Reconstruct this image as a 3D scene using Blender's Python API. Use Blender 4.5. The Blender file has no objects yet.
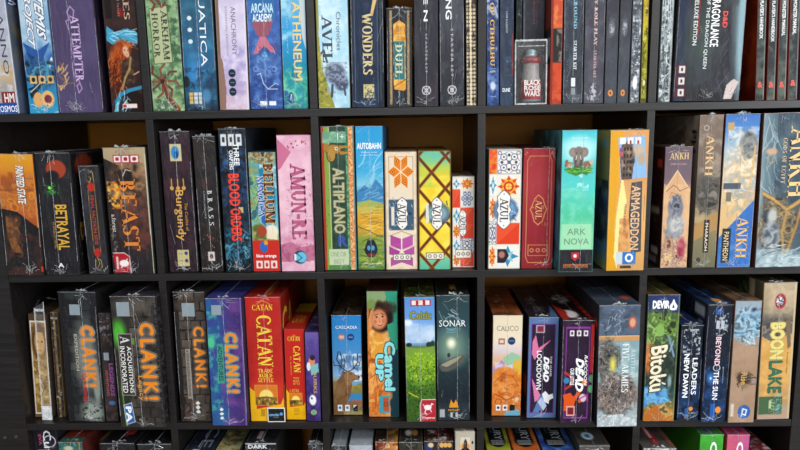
import bpy, bmesh, math, random
import numpy as np
from mathutils import Vector

# ---------------------------------------------------------------- camera, world, lights, exposure
scn = bpy.context.scene
COL = scn.collection
cam_data = bpy.data.cameras.new('camera')
cam_data.sensor_width = 36.0
cam_data.lens = 27.45
cam_data.clip_start = 0.02
cam = bpy.data.objects.new('camera', cam_data)
cam.location = (-0.1417, -1.2973, 0.3177)
cam.rotation_euler = (1.41198, 0.01731, 0.02243)
COL.objects.link(cam)
scn.camera = cam

world = bpy.data.worlds.new('world')
scn.world = world
world.use_nodes = True
world.node_tree.nodes['Background'].inputs[0].default_value = (0.80, 0.88, 1.0, 1)
world.node_tree.nodes['Background'].inputs[1].default_value = 0.46

def area(loc, rot, sx, sy, energy, color=(1, 1, 1)):
    l = bpy.data.lights.new('room_and_fill_light', 'AREA')
    l.shape = 'RECTANGLE'
    l.size, l.size_y, l.energy, l.color = sx, sy, energy, color
    o = bpy.data.objects.new('room_and_fill_light', l)
    o.location = loc
    o.rotation_euler = rot
    COL.objects.link(o)
    return o
# fluorescent ceiling panels of the shop aisle (ceiling 2.75 m above the floor)
area((0.75, -1.25, 1.62), (0, 0, 0), 1.2, 0.5, 27, (1, 0.985, 0.96))
area((-1.3, -1.7, 1.62), (0, 0, 0), 1.2, 0.5, 16, (1, 0.97, 0.93))
area((1.6, -3.0, 1.62), (0, 0, 0), 1.2, 0.6, 46, (0.97, 0.98, 1))
area((-0.8, -3.4, 1.62), (0, 0, 0), 1.2, 0.6, 40, (0.97, 0.98, 1))
# added fill light behind the camera, brightens the back wall inside the cells
area((0.5, -4.6, 0.55), (math.radians(90), 0, 0), 3.2, 1.4, 24, (0.95, 0.97, 1))
# daylight from the shop window on the right behind the camera
area((3.6, -3.4, 0.5), (math.radians(84), 0, math.radians(47)), 2.2, 1.6, 96, (0.93, 0.97, 1))

scn.view_settings.view_transform = 'Standard'
scn.view_settings.look = 'None'
scn.view_settings.gamma = 1
scn.view_settings.use_curve_mapping = False
scn.view_settings.exposure = 0.0

# ---------------------------------------------------------------- helpers
P = 0.351            # pitch of the cubes
TH = 0.008           # half a board
FLOOR_Z = -3 * P - 0.06
SHELF_TOP = {1: P + TH, 2: TH, 3: -P + TH, 4: -2 * P + TH}

def lin(c):
    c = np.asarray(c, float)
    return np.where(c <= 0.04045, c / 12.92, ((c + 0.055) / 1.055) ** 2.4)

def hx(s):
    if len(s) == 3:
        s = ''.join(ch * 2 for ch in s)
    return np.array([int(s[i:i + 2], 16) / 255 for i in (0, 2, 4)])

MATS = {}
def mat(hexcol, rough=0.5, var=0.10, scale=60.0, coat=0.0, metal=0.0, key=''):
    """procedural material: base colour with a little noise in value and roughness"""
    k = (hexcol, rough, var, scale, coat, metal, key)
    if k in MATS:
        return MATS[k]
    m = bpy.data.materials.new('mat_' + key + '_' + hexcol)
    m.use_nodes = True
    nt = m.node_tree
    b = nt.nodes['Principled BSDF']
    c = lin(hx(hexcol))
    tc = nt.nodes.new('ShaderNodeTexCoord')
    n = nt.nodes.new('ShaderNodeTexNoise')
    n.inputs['Scale'].default_value = scale
    n.inputs['Detail'].default_value = 4
    nt.links.new(tc.outputs['Object'], n.inputs['Vector'])
    r = nt.nodes.new('ShaderNodeValToRGB')
    r.color_ramp.elements[0].position = 0.3
    r.color_ramp.elements[1].position = 0.7
    r.color_ramp.elements[0].color = (*(c * (1 - var)), 1)
    r.color_ramp.elements[1].color = (*np.clip(c * (1 + var), 0, 1), 1)
    nt.links.new(n.outputs['Fac'], r.inputs['Fac'])
    nt.links.new(r.outputs['Color'], b.inputs['Base Color'])
    b.inputs['Roughness'].default_value = rough
    b.inputs['Metallic'].default_value = metal
    b.inputs['Coat Weight'].default_value = coat
    b.inputs['Coat Roughness'].default_value = 0.15
    MATS[k] = m
    return m

def print_mat(wrapped):
    """printed cardboard: ink colours stored on the mesh, laminated; wrapped boxes wear glossy creased film"""
    k = ('print', wrapped)
    if k in MATS:
        return MATS[k]
    m = bpy.data.materials.new('printed_cardboard_wrapped' if wrapped else 'printed_cardboard')
    m.use_nodes = True
    nt = m.node_tree
    b = nt.nodes['Principled BSDF']
    a = nt.nodes.new('ShaderNodeAttribute')
    a.attribute_name = 'ink'
    nt.links.new(a.outputs['Color'], b.inputs['Base Color'])
    b.inputs['Roughness'].default_value = 0.35 if not wrapped else 0.5
    b.inputs['Specular IOR Level'].default_value = 0.16
    if wrapped:
        tc = nt.nodes.new('ShaderNodeTexCoord')
        mp = nt.nodes.new('ShaderNodeMapping')
        mp.inputs['Scale'].default_value = (34, 34, 9)
        mp.inputs['Rotation'].default_value = (0.0, 0.5, 0.0)
        n = nt.nodes.new('ShaderNodeTexNoise')
        n.inputs['Scale'].default_value = 1.6
        n.inputs['Detail'].default_value = 5
        n.inputs['Distortion'].default_value = 1.2
        bp = nt.nodes.new('ShaderNodeBump')
        bp.inputs['Strength'].default_value = 0.9
        bp.inputs['Distance'].default_value = 0.02
        nt.links.new(tc.outputs['Object'], mp.inputs['Vector'])
        nt.links.new(mp.outputs['Vector'], n.inputs['Vector'])
        nt.links.new(n.outputs['Fac'], bp.inputs['Height'])
        nt.links.new(bp.outputs['Normal'], b.inputs['Coat Normal'])
        b.inputs['Coat Weight'].default_value = 0.28
        b.inputs['Coat Roughness'].default_value = 0.06
    MATS[k] = m
    return m

def film_mat(alpha=0.5, rough=0.12, name='clear_film', col=(0.85, 0.88, 0.9)):
    k = ('film', alpha, rough, name)
    if k in MATS:
        return MATS[k]
    m = bpy.data.materials.new(name)
    m.use_nodes = True
    nt = m.node_tree
    b = nt.nodes['Principled BSDF']
    b.inputs['Base Color'].default_value = (*col, 1)
    b.inputs['Roughness'].default_value = rough
    b.inputs['Coat Weight'].default_value = 1.0
    n = nt.nodes.new('ShaderNodeTexNoise')
    n.inputs['Scale'].default_value = 90
    mr = nt.nodes.new('ShaderNodeMapRange')
    mr.inputs['From Min'].default_value = 0.3
    mr.inputs['From Max'].default_value = 0.7
    mr.inputs['To Min'].default_value = alpha * 0.45
    mr.inputs['To Max'].default_value = min(1, alpha * 1.5)
    tc = nt.nodes.new('ShaderNodeTexCoord')
    nt.links.new(tc.outputs['Object'], n.inputs['Vector'])
    nt.links.new(n.outputs['Fac'], mr.inputs['Value'])
    nt.links.new(mr.outputs['Result'], b.inputs['Alpha'])
    MATS[k] = m
    return m

def link(name, me, parent=None, loc=(0, 0, 0), rot=(0, 0, 0)):
    o = bpy.data.objects.new(name, me)
    COL.objects.link(o)
    o.location = loc
    o.rotation_euler = rot
    if parent:
        o.parent = parent
    return o

def bm_obj(name, bm, m, parent=None, loc=(0, 0, 0), rot=(0, 0, 0)):
    me = bpy.data.meshes.new(name)
    bm.to_mesh(me)
    bm.free()
    for mm in (m if isinstance(m, (list, tuple)) else [m]):
        me.materials.append(mm)
    return link(name, me, parent, loc, rot)

def add_box(bm, x0, x1, y0, y1, z0, z1, bev=0.0, mi=0, seg=1):
    r = bmesh.ops.create_cube(bm, size=1)
    vs = r['verts']
    for v in vs:
        v.co.x = x0 + (v.co.x + .5) * (x1 - x0)
        v.co.y = y0 + (v.co.y + .5) * (y1 - y0)
        v.co.z = z0 + (v.co.z + .5) * (z1 - z0)
    fs = list({f for v in vs for f in v.link_faces})
    for f in fs:
        f.material_index = mi
    if bev > 0:
        es = list({e for v in vs for e in v.link_edges})
        rr = bmesh.ops.bevel(bm, geom=es, offset=bev, segments=seg, affect='EDGES', profile=0.6)
        for f in rr['faces']:
            f.material_index = mi

def boxobj(name, m, parent, x0, x1, y0, y1, z0, z1, bev=0.0, seg=1):
    bm = bmesh.new()
    add_box(bm, x0, x1, y0, y1, z0, z1, bev, 0, seg)
    return bm_obj(name, bm, m, parent)

def tag(o, label=None, cat=None, group=None, kind=None):
    if label: o['label'] = label
    if cat: o['category'] = cat
    if group: o['group'] = group
    if kind: o['kind'] = kind
    return o

def empty(name, loc, rot=(0, 0, 0)):
    o = bpy.data.objects.new(name, None)
    o.empty_display_size = 0.05
    COL.objects.link(o)
    o.location = loc
    o.rotation_euler = rot
    return o

# ---------------------------------------------------------------- print painter (ink only)
def vnoise(X, Y, scale, seed, octs=3):
    """value noise over millimetre coordinates"""
    out = np.zeros_like(X)
    amp, tot = 1.0, 0.0
    rs = np.random.RandomState(seed)
    for o in range(octs):
        x = X / scale + 7.3 * o
        y = Y / scale + 3.1 * o
        tab = rs.rand(64, 64)
        xi = np.floor(x).astype(int)
        yi = np.floor(y).astype(int)
        fx = x - xi
        fy = y - yi
        fx = fx * fx * (3 - 2 * fx)
        fy = fy * fy * (3 - 2 * fy)
        g = lambda a, b: tab[(xi + a) % 64, (yi + b) % 64]
        out += amp * ((g(0, 0) * (1 - fx) + g(1, 0) * fx) * (1 - fy) + (g(0, 1) * (1 - fx) + g(1, 1) * fx) * fy)
        tot += amp
        amp *= 0.55
        scale *= 0.5
    return out / tot

class Canvas:
    def __init__(s, w, h, res, seed):
        s.w, s.h = w * 1000, h * 1000
        s.nx = max(3, int(w / res) + 1)
        s.ny = max(3, int(h / res) + 1)
        s.U, s.V = np.meshgrid(np.linspace(0, 1, s.nx), np.linspace(0, 1, s.ny))
        s.X, s.Y = s.U * s.w, s.V * s.h
        s.c = np.full((s.ny, s.nx, 3), 0.5)
        s.seed = seed
        s.px = res * 1000

    def mix(s, m, col, sl=None):
        c = s.c if sl is None else s.c[sl]
        c += (np.asarray(col) - c) * m[..., None]

    def win(s, x0, y0, x1, y1):
        p = 2
        i0 = max(0, int(x0 / s.w * (s.nx - 1)) - p); i1 = min(s.nx, int(x1 / s.w * (s.nx - 1)) + p + 2)
        j0 = max(0, int(y0 / s.h * (s.ny - 1)) - p); j1 = min(s.ny, int(y1 / s.h * (s.ny - 1)) + p + 2)
        return (slice(j0, max(j0, j1)), slice(i0, max(i0, i1)))

    def line(s, pts, w, col, al=1.0):
        for (a, b) in zip(pts[:-1], pts[1:]):
            ax, ay, bx, by = a[0] * s.w, a[1] * s.h, b[0] * s.w, b[1] * s.h
            sl = s.win(min(ax, bx) - w, min(ay, by) - w, max(ax, bx) + w, max(ay, by) + w)
            X, Y = s.X[sl], s.Y[sl]
            if X.size == 0: continue
            dx, dy = bx - ax, by - ay
            L = dx * dx + dy * dy + 1e-9
            t = np.clip(((X - ax) * dx + (Y - ay) * dy) / L, 0, 1)
            d = np.hypot(X - ax - t * dx, Y - ay - t * dy)
            s.mix(np.clip((w / 2 - d) / s.px + 0.5, 0, 1) * al, col, sl)

    def run(s, ops):
        for q in ops:
            s.seed += 1
            k = q[0]
            rs = np.random.RandomState(s.seed)
            if k in 'gh' and k != '':
                ref = s.V if k == 'g' else s.U
                vs = [a for a, _ in q[1]]
                cs = np.array([hx(b) for _, b in q[1]])
                s.c[:] = np.stack([np.interp(ref, vs, cs[:, i]) for i in range(3)], -1)
            elif k == 'n':      # hex, scale, threshold, softness, box
                box = q[5] if len(q) > 5 else (0, 0, 1, 1)
                wx = (vnoise(s.X, s.Y, q[2] * 1.3, s.seed + 7) - .5) * q[2] * .9
                n = vnoise(s.X + wx, s.Y - wx * .7, q[2], s.seed, 4)
                m = np.clip((n - q[3]) / (q[4] * 1.5) + .5, 0, 1) * .85
                m = m * (s.U >= box[0]) * (s.U <= box[2]) * (s.V >= box[1]) * (s.V <= box[3])
                s.mix(m, hx(q[1]))
            elif k == 'e':      # u v ru rv hex soft
                soft = q[6] if len(q) > 6 else .12
                d = np.hypot((s.U - q[1]) / q[3], (s.V - q[2]) / q[4])
                s.mix(np.clip((1 - d) / soft + .5, 0, 1), hx(q[5]))
            elif k == 'o':      # ring u v ru(mm) width(mm) hex
                d = np.hypot(s.X - q[1] * s.w, s.Y - q[2] * s.h)
                s.mix(np.clip((q[4] / 2 - abs(d - q[3])) / s.px + .5, 0, 1), hx(q[5]))
            elif k == 'q':
                sx, sy = s.px, s.px
                m = np.clip((s.X - q[1] * s.w) / sx + .5, 0, 1) * np.clip((q[3] * s.w - s.X) / sx + .5, 0, 1)
                m = m * np.clip((s.Y - q[2] * s.h) / sy + .5, 0, 1) * np.clip((q[4] * s.h - s.Y) / sy + .5, 0, 1)
                s.mix(m * (q[6] if len(q) > 6 else 1), hx(q[5]))
            elif k == 'p':
                pts = q[1]
                ins = np.zeros(s.U.shape, bool)
                n = len(pts)
                for i in range(n):
                    x1, y1 = pts[i]; x2, y2 = pts[(i + 1) % n]
                    if y1 == y2: continue
                    c = ((y1 > s.V) != (y2 > s.V)) & (s.U < (x2 - x1) * (s.V - y1) / (y2 - y1) + x1)
                    ins ^= c
                s.mix(ins.astype(float), hx(q[2]))
            elif k == 'l':
                s.line(q[1], q[2], hx(q[3]), q[4] if len(q) > 4 else 1)
            elif k == 's':      # n box rmm hexes
                b = q[2]
                for i in range(q[1]):
                    u, v = b[0] + rs.rand() * (b[2] - b[0]), b[1] + rs.rand() * (b[3] - b[1])
                    r = q[3] * (0.5 + rs.rand())
                    s.line([(u, v), (u, v + .0001)], 2 * r, hx(q[4][rs.randint(len(q[4]))]), .9)
            elif k == 'k':      # strokes n box len_mm angle width hexes
                b = q[2]
                for i in range(q[1]):
                    u, v = b[0] + rs.rand() * (b[2] - b[0]), b[1] + rs.rand() * (b[3] - b[1])
                    L = q[3] * (.5 + rs.rand()); a = math.radians(q[4] + rs.randn() * (q[7] if len(q) > 7 else 14))
                    pts = [(u, v)]
                    for j in range(3):
                        pts.append((pts[-1][0] + L / 3 * math.cos(a) / s.w, pts[-1][1] + L / 3 * math.sin(a) / s.h))
                        a += rs.randn() * .35
                    s.line(pts, q[5] * (.5 + rs.rand()), hx(q[6][rs.randint(len(q[6]))]), .85)
            elif k == 'm':      # mottled brushwork: scale, palette, (u, v, ru, rv), alpha, soft
                e_ = q[3]
                soft = q[5] if len(q) > 5 else .6
                sc = q[1] * 2.3
                wx = (vnoise(s.X, s.Y, sc * 1.5, s.seed + 7, 2) - .5) * sc * .8
                n = np.clip((vnoise(s.X + wx, s.Y - wx, sc, s.seed, 3) - .5) * 2.0 + .5, 0, 1)
                ps = np.array([hx(c) for c in q[2]])
                col = np.stack([np.interp(n, np.linspace(0, 1, len(ps)), ps[:, i]) for i in range(3)], -1)
                d = np.hypot((s.U - e_[0]) / e_[2], (s.V - e_[1]) / e_[3]) + (vnoise(s.X, s.Y, 9, s.seed + 3, 2) - .5) * .7
                s.mix(np.clip((1 - d) / soft + .5, 0, 1) * (q[4] if len(q) > 4 else 1), col)
            elif k == 'b':      # stone bricks box cols rows
                b, cols, rows, cr, ca, cb = q[1:7]
                s.run([('q', *b, cr)])
                for j in range(rows):
                    for i in range(cols + 1):
                        off = .5 * (j % 2)
                        u0 = b[0] + (i - off) / cols * (b[2] - b[0]); u1 = b[0] + (i + 1 - off) / cols * (b[2] - b[0])
                        v0 = b[1] + j / rows * (b[3] - b[1]); v1 = b[1] + (j + 1) / rows * (b[3] - b[1])
                        u0, u1 = max(u0, b[0]), min(u1, b[2])
                        if u1 - u0 < .04: continue
                        t = rs.rand()
                        col = hx(ca) * t + hx(cb) * (1 - t)
                        jj = lambda: rs.randn() * .012
                        e = .9 / s.w; f = .9 / s.h
                        hxs = '%02x%02x%02x' % tuple(int(255 * z) for z in np.clip(col, 0, 1))
                        s.run([('p', [(u0 + e + jj(), v0 + f + jj() * .3), (u1 - e + jj(), v0 + f + jj() * .3), (u1 - e + jj(), v1 - f + jj() * .3), (u0 + e + jj(), v1 - f + jj() * .3)], hxs)])
            elif k == 't':      # ornamental tile u0 v0 u1 v1 kind
                u0, v0, u1, v1, kind = q[1:6]
                cu, cv, ru, rv = (u0 + u1) / 2, (v0 + v1) / 2, (u1 - u0) / 2, (v1 - v0) / 2
                P_ = lambda a, r: (cu + r * ru * math.cos(a), cv + r * rv * math.sin(a))
                star = lambda n, r1, r2, a0=0: [P_(a0 + math.pi * i / n, r1 if i % 2 == 0 else r2) for i in range(2 * n)]
                if kind == 0:
                    s.run([('q', u0, v0, u1, v1, 'e8e4da')])
                    rm = ru * s.w
                    for sx_ in (-1, 1):
                        for sy_ in (-1, 1):
                            s.run([('o', cu + sx_ * ru * .46, cv + sy_ * rv * .46, rm * .27, 1.5, '44527c'), ('e', cu + sx_ * ru * .46, cv + sy_ * rv * .46, ru * .1, rv * .1, '5f7098'),
                                   ('o', cu + sx_ * ru * .80, cv + sy_ * rv * .80, rm * .14, 1.3, '44527c'), ('l', [(cu, cv), (cu + sx_ * ru * .28, cv + sy_ * rv * .28)], 1.8, '44527c'),
                                   ('l', [(cu + sx_ * ru * .1, cv + sy_ * rv * .9), (cu + sx_ * ru * .4, cv + sy_ * rv * .74)], 1.4, '6c7ca4'), ('l', [(cu + sx_ * ru * .9, cv + sy_ * rv * .1), (cu + sx_ * ru * .74, cv + sy_ * rv * .4)], 1.4, '6c7ca4')])
                    for p_ in ((0, .62), (0, -.62), (.62, 0), (-.62, 0)):
                        s.run([('e', cu + p_[0] * ru, cv + p_[1] * rv, ru * .13, rv * .13, '3d4a78')])
                    s.run([('e', cu, cv, ru * .15, rv * .15, '55628a'), ('l', [(u0, v0), (u1, v0), (u1, v1), (u0, v1), (u0, v0)], 1.2, '8d93a8')])
                elif kind == 1:
                    s.run([('q', u0, v0, u1, v1, 'e9e2d2'), ('p', star(8, .98, .62), 'd8542a'), ('p', star(8, .8, .5, .39), 'f0b13a'), ('e', cu, cv, ru * .45, rv * .45, 'c9402c'), ('e', cu, cv, ru * .28, rv * .28, 'f2d060'), ('l', [P_(0, .9), P_(math.pi, .9)], .8, 'b23a22'), ('l', [P_(1.57, .9), P_(-1.57, .9)], .8, 'b23a22')])
                elif kind == 2:
                    s.run([('q', u0, v0, u1, v1, 'e6e6de'), ('p', star(4, .98, .42), '3f8fb4'), ('p', star(4, .7, .3, .785), '8cc4d2'), ('e', cu, cv, ru * .2, rv * .2, 'e8e8e0')])
                elif kind == 3:
                    s.run([('q', u0, v0, u1, v1, 'd9482c'), ('p', [(u0, v0), (u1, v0), (u0, v1)], 'e25a36')])
                elif kind == 4:
                    s.run([('q', u0, v0, u1, v1, 'e4e2dc')])
                    for a in range(6):
                        s.run([('e', *P_(a * 1.047, .6), ru * .26, rv * .26, '5d6f96'), ('e', *P_(a * 1.047, .6), ru * .12, rv * .12, 'e4e2dc')])
                    s.run([('e', cu, cv, ru * .3, rv * .3, '7c8fae')])

FACE = {}
def art(name, parent, w, h, d, face, ops, wrapped, res=0.0010, seed=1, kind='thing'):
    """a printed sheet glued on one face of a box (F front, T top, L left, R right)"""
    e = 0.0012
    if face == 'F': fw, fh = w, h
    elif face == 'T': fw, fh = w, d
    else: fw, fh = d, h
    cv = Canvas(fw - 2 * e, fh - 2 * e, res, seed)
    cv.run(ops)
    U, V = cv.U.ravel(), cv.V.ravel()
    g = 0.00035
    if face == 'F':
        co = np.stack([e + U * (w - 2 * e), np.full_like(U, -g), h - e - V * (h - 2 * e)], 1)
    elif face == 'T':
        co = np.stack([e + U * (w - 2 * e), d - e - V * (d - 2 * e), np.full_like(U, h + g)], 1)
    elif face == 'L':   # seen from the left; u runs back -> front
        co = np.stack([np.full_like(U, -g), d - e - U * (d - 2 * e), h - e - V * (h - 2 * e)], 1)
    else:               # right side; u runs front -> back
        co = np.stack([np.full_like(U, w + g), e + U * (d - 2 * e), h - e - V * (h - 2 * e)], 1)
    ny, nx = cv.ny, cv.nx
    idx = np.arange(nx * ny).reshape(ny, nx)
    quads = np.stack([idx[:-1, :-1], idx[1:, :-1], idx[1:, 1:], idx[:-1, 1:]], -1).reshape(-1, 4)
    me = bpy.data.meshes.new(name)
    me.vertices.add(len(co)); me.vertices.foreach_set('co', co.ravel())
    me.loops.add(quads.size); me.loops.foreach_set('vertex_index', quads.ravel())
    me.polygons.add(len(quads)); me.polygons.foreach_set('loop_start', np.arange(0, quads.size, 4))
    me.update(calc_edges=True)
    a = me.color_attributes.new('ink', 'FLOAT_COLOR', 'POINT')
    col = np.ones((len(co), 4)); col[:, :3] = lin(np.clip(cv.c.reshape(-1, 3), 0, 1)) ** 1.10
    a.data.foreach_set('color', col.ravel())
    me.materials.append(print_mat(wrapped))
    return link(name, me, parent)

TXT = {}
# a small roman alphabet: straight strokes (x0, y0, x1, y1, thick) and arcs ('a', cx, cy, rx, ry, a0, a1); serif feet ('f', x, y)
SERIF = {
 'A': (.8, [(.10, 0, .42, 1, 0), (.42, 1, .72, 0, 1), (.20, .33, .60, .33, 0)], [(.10, 0), (.72, 0)]),
 'B': (.66, [(.18, 0, .18, 1, 1), ('a', .22, .74, .26, .25, -90, 90), ('a', .22, .26, .33, .25, -90, 90)], [(.14, 0), (.14, 1)]),
 'C': (.74, [('a', .42, .5, .33, .5, 45, 315)], [(.66, .80), (.66, .2)]),
 'D': (.76, [(.18, 0, .18, 1, 1), ('a', .22, .5, .44, .48, -90, 90)], [(.14, 0), (.14, 1)]),
 'E': (.66, [(.18, 0, .18, 1, 1), (.18, .97, .56, .97, 0), (.18, .5, .46, .5, 0), (.18, .03, .58, .03, 0), (.56, 1, .56, .82, 0), (.58, 0, .58, .2, 0)], [(.16, 0), (.16, 1)]),
 'F': (.62, [(.18, 0, .18, 1, 1), (.18, .97, .56, .97, 0), (.18, .5, .46, .5, 0), (.56, 1, .56, .82, 0)], [(.18, 0), (.16, 1)]),
 'G': (.78, [('a', .42, .5, .33, .5, 45, 330), (.66, .1, .66, .42, 1)], [(.66, .42)]),
 'H': (.80, [(.16, 0, .16, 1, 1), (.62, 0, .62, 1, 1), (.16, .5, .62, .5, 0)], [(.16, 0), (.16, 1), (.62, 0), (.62, 1)]),
 'I': (.34, [(.17, 0, .17, 1, 1)], [(.17, 0), (.17, 1)]),
 'J': (.44, [(.28, .15, .28, 1, 1), ('a', .12, .15, .16, .15, 200, 360)], [(.28, 1)]),
 'K': (.76, [(.16, 0, .16, 1, 1), (.18, .42, .60, 1, 0), (.30, .56, .64, 0, 1)], [(.16, 0), (.16, 1), (.60, 1), (.64, 0)]),
 'L': (.62, [(.18, 0, .18, 1, 1), (.18, .03, .56, .03, 0), (.56, 0, .56, .22, 0)], [(.18, 0), (.18, 1)]),
 'M': (.96, [(.14, 0, .14, 1, 0), (.16, 1, .47, .05, 1), (.47, .05, .76, 1, 0), (.78, 0, .78, 1, 1)], [(.14, 0), (.14, 1), (.78, 0), (.78, 1)]),
 'N': (.82, [(.14, 0, .14, 1, 0), (.16, 1, .64, 0, 1), (.64, 0, .64, 1, 0)], [(.14, 0), (.12, 1), (.64, 1)]),
 'O': (.82, [('a', .41, .5, .33, .5, 0, 360)], []),
 'P': (.62, [(.18, 0, .18, 1, 1), ('a', .22, .72, .28, .27, -90, 90)], [(.18, 0), (.14, 1)]),
 'Q': (.82, [('a', .41, .5, .33, .5, 0, 360), (.46, .2, .72, -.1, 1)], []),
 'R': (.74, [(.18, 0, .18, 1, 1), ('a', .22, .74, .28, .25, -90, 90), (.32, .48, .62, 0, 1)], [(.18, 0), (.14, 1), (.64, 0)]),
 'S': (.60, [('a', .30, .74, .20, .25, 30, 270), ('a', .30, .26, .22, .25, -150, 90)], [(.48, .86), (.10, .14)]),
 'T': (.70, [(.35, 0, .35, 1, 1), (.06, .97, .64, .97, 0), (.06, 1, .06, .80, 0), (.64, 1, .64, .80, 0)], [(.35, 0)]),
 'U': (.80, [(.16, .3, .16, 1, 1), (.64, .3, .64, 1, 0), ('a', .40, .3, .24, .3, 180, 360)], [(.16, 1), (.64, 1)]),
 'V': (.76, [(.10, 1, .38, 0, 1), (.38, 0, .66, 1, 0)], [(.10, 1), (.66, 1)]),
 'W': (1.06, [(.10, 1, .32, 0, 1), (.32, 0, .52, .9, 0), (.52, .9, .74, 0, 1), (.74, 0, .94, 1, 0)], [(.10, 1), (.94, 1)]),
 'Y': (.74, [(.10, 1, .36, .45, 1), (.62, 1, .36, .45, 0), (.36, 0, .36, .45, 1)], [(.10, 1), (.62, 1), (.36, 0)]),
 'Z': (.66, [(.08, .97, .56, .97, 0), (.54, .97, .10, .03, 1), (.08, .03, .58, .03, 0), (.08, 1, .08, .8, 0), (.58, 0, .58, .2, 0)], []),
 '-': (.40, [(.06, .45, .34, .45, 1)], []),
}
def serif_mesh(s):
    TK, TN = .17, .075
    V, F = [], []
    def quad(a, b, c, d):
        n = len(V); V.extend([a, b, c, d]); F.append((n, n + 1, n + 2, n + 3))
    pen = 0
    for ch in s:
        if ch not in SERIF:
            pen += .4; continue
        w, st, ft = SERIF[ch]
        for q in st:
            if q[0] == 'a':
                _, cx, cy, rx, ry, a0, a1 = q
                n = max(6, int(abs(a1 - a0) / 18))
                prev = None
                for i in range(n + 1):
                    a = math.radians(a0 + (a1 - a0) * i / n)
                    tk = TN + (TK - TN) * abs(math.cos(a)) ** 1.5
                    co, si = math.cos(a), math.sin(a)
                    p = (pen + cx + (rx + tk * .1) * co, cy + ry * si)
                    r = (pen + cx + (rx - tk * .9) * co, cy + (ry - TN) * si)
                    if prev: quad(prev[0], p, r, prev[1])
                    prev = (p, r)
            else:
                x0, y0, x1, y1, th = q
                tk = TK if th else TN
                if abs(y1 - y0) < 1e-6:
                    quad((pen + x0, y0 - tk / 2), (pen + x1, y0 - tk / 2), (pen + x1, y0 + tk / 2), (pen + x0, y0 + tk / 2))
                else:
                    quad((pen + x0 - tk / 2, y0), (pen + x0 + tk / 2, y0), (pen + x1 + tk / 2, y1), (pen + x1 - tk / 2, y1))
        for (fx, fy) in ft:
            y0, y1 = (0, .055) if fy < .1 else ((.945, 1) if fy > .9 else (fy - .06, fy + .06))
            hw = .15 if fy < .1 or fy > .9 else .045
            quad((pen + fx - hw, y0), (pen + fx + hw, y0), (pen + fx + hw, y1), (pen + fx - hw, y1))
        pen += w
    return np.array([(x, y, 0) for x, y in V]), F

def text_mesh(s):
    """outline of a word as (verts, faces), cached; '$' roman capitals, '~' widely spaced"""
    if s in TXT: return TXT[s]
    if s[0] == '$':
        TXT[s] = serif_mesh(s[1:])
        return TXT[s]
    cu = bpy.data.curves.new('lettering', 'FONT')
    cu.body = s.lstrip('~')
    if s[0] == '~': cu.space_character = 1.32
    cu.resolution_u = 2
    cu.align_x = 'CENTER'
    o = bpy.data.objects.new('lettering', cu)
    COL.objects.link(o)
    dg = bpy.context.evaluated_depsgraph_get()
    me = bpy.data.meshes.new_from_object(o.evaluated_get(dg))
    co = np.zeros(len(me.vertices) * 3); me.vertices.foreach_get('co', co); co = co.reshape(-1, 3)
    fs = [tuple(p.vertices) for p in me.polygons]
    bpy.data.objects.remove(o); bpy.data.curves.remove(cu); bpy.data.meshes.remove(me)
    TXT[s] = (co, fs)
    return TXT[s]

def lettering(parent, w, h, d, t, face='F', name='title_lettering', slant=0.0):
    """t = (string, u0, v0, u1, v1, hex, rot, bold, outline hex, slant)"""
    s, u0, v0, u1, v1, col = t[:6]
    rot = t[6] if len(t) > 6 else 1
    bold = max(0, t[7]) if len(t) > 7 else 0.0
    outl = t[8] if len(t) > 8 else None
    slant = t[9] if len(t) > 9 else slant
    co, fs = text_mesh(s)
    if len(co) == 0: return
    mn, mx = co.min(0), co.max(0)
    allv, allf, mi = [], [], []
    D8 = [(0, 0)] + [(math.cos(i * math.pi / 4), math.sin(i * math.pi / 4)) for i in range(8)]
    D4 = [(0, 0), (1, 0), (-1, 0), (0, 1), (0, -1)]
    layers = []
    ow = .10 if s[0] == '~' else .055
    if outl: layers += [((bold + ow) * a, (bold + ow) * b, .00052 + .000004 * i, 1) for i, (a, b) in enumerate(D8)]
    if bold > 0: layers += [(bold * a, bold * b, .00066 + .000008 * i, 0) for i, (a, b) in enumerate(D4)]
    else: layers += [(0, 0, .0007, 0)]
    fw, fh = (w, h) if face == 'F' else ((w, d) if face == 'T' else (d, h))
    for (ox, oy, off, m) in layers:
        a = (co[:, 0] + ox - mn[0]) / max(1e-6, mx[0] - mn[0])
        c = (co[:, 1] + oy - mn[1]) / max(1e-6, mx[1] - mn[1])
        a = a + slant * (c - .5) * (mx[1] - mn[1]) / (mx[0] - mn[0])
        if rot == 1:
            u = u0 + c * (u1 - u0); v = v0 + a * (v1 - v0)
        else:
            u = u0 + a * (u1 - u0); v = v1 - c * (v1 - v0)
        if face == 'F': p = np.stack([u * fw, np.full_like(u, -off), fh * (1 - v)], 1)
        elif face == 'T': p = np.stack([u * fw, d - v * d, np.full_like(u, h + off)], 1)
        elif face == 'L': p = np.stack([np.full_like(u, -off), d * (1 - u), fh * (1 - v)], 1)
        else: p = np.stack([np.full_like(u, w + off), d * u, fh * (1 - v)], 1)
        n0 = sum(len(q) for q in allv)
        allv.append(p); allf += [tuple(i + n0 for i in f) for f in fs]; mi += [m] * len(fs)
    me = bpy.data.meshes.new(name)
    me.from_pydata([tuple(p) for q in allv for p in q], [], allf)
    me.materials.append(mat(col, .4, .04, key='ink'))
    if outl: me.materials.append(mat(outl, .4, .04, key='ink'))
    me.polygons.foreach_set('material_index', mi)
    return link(name, me, parent)

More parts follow.
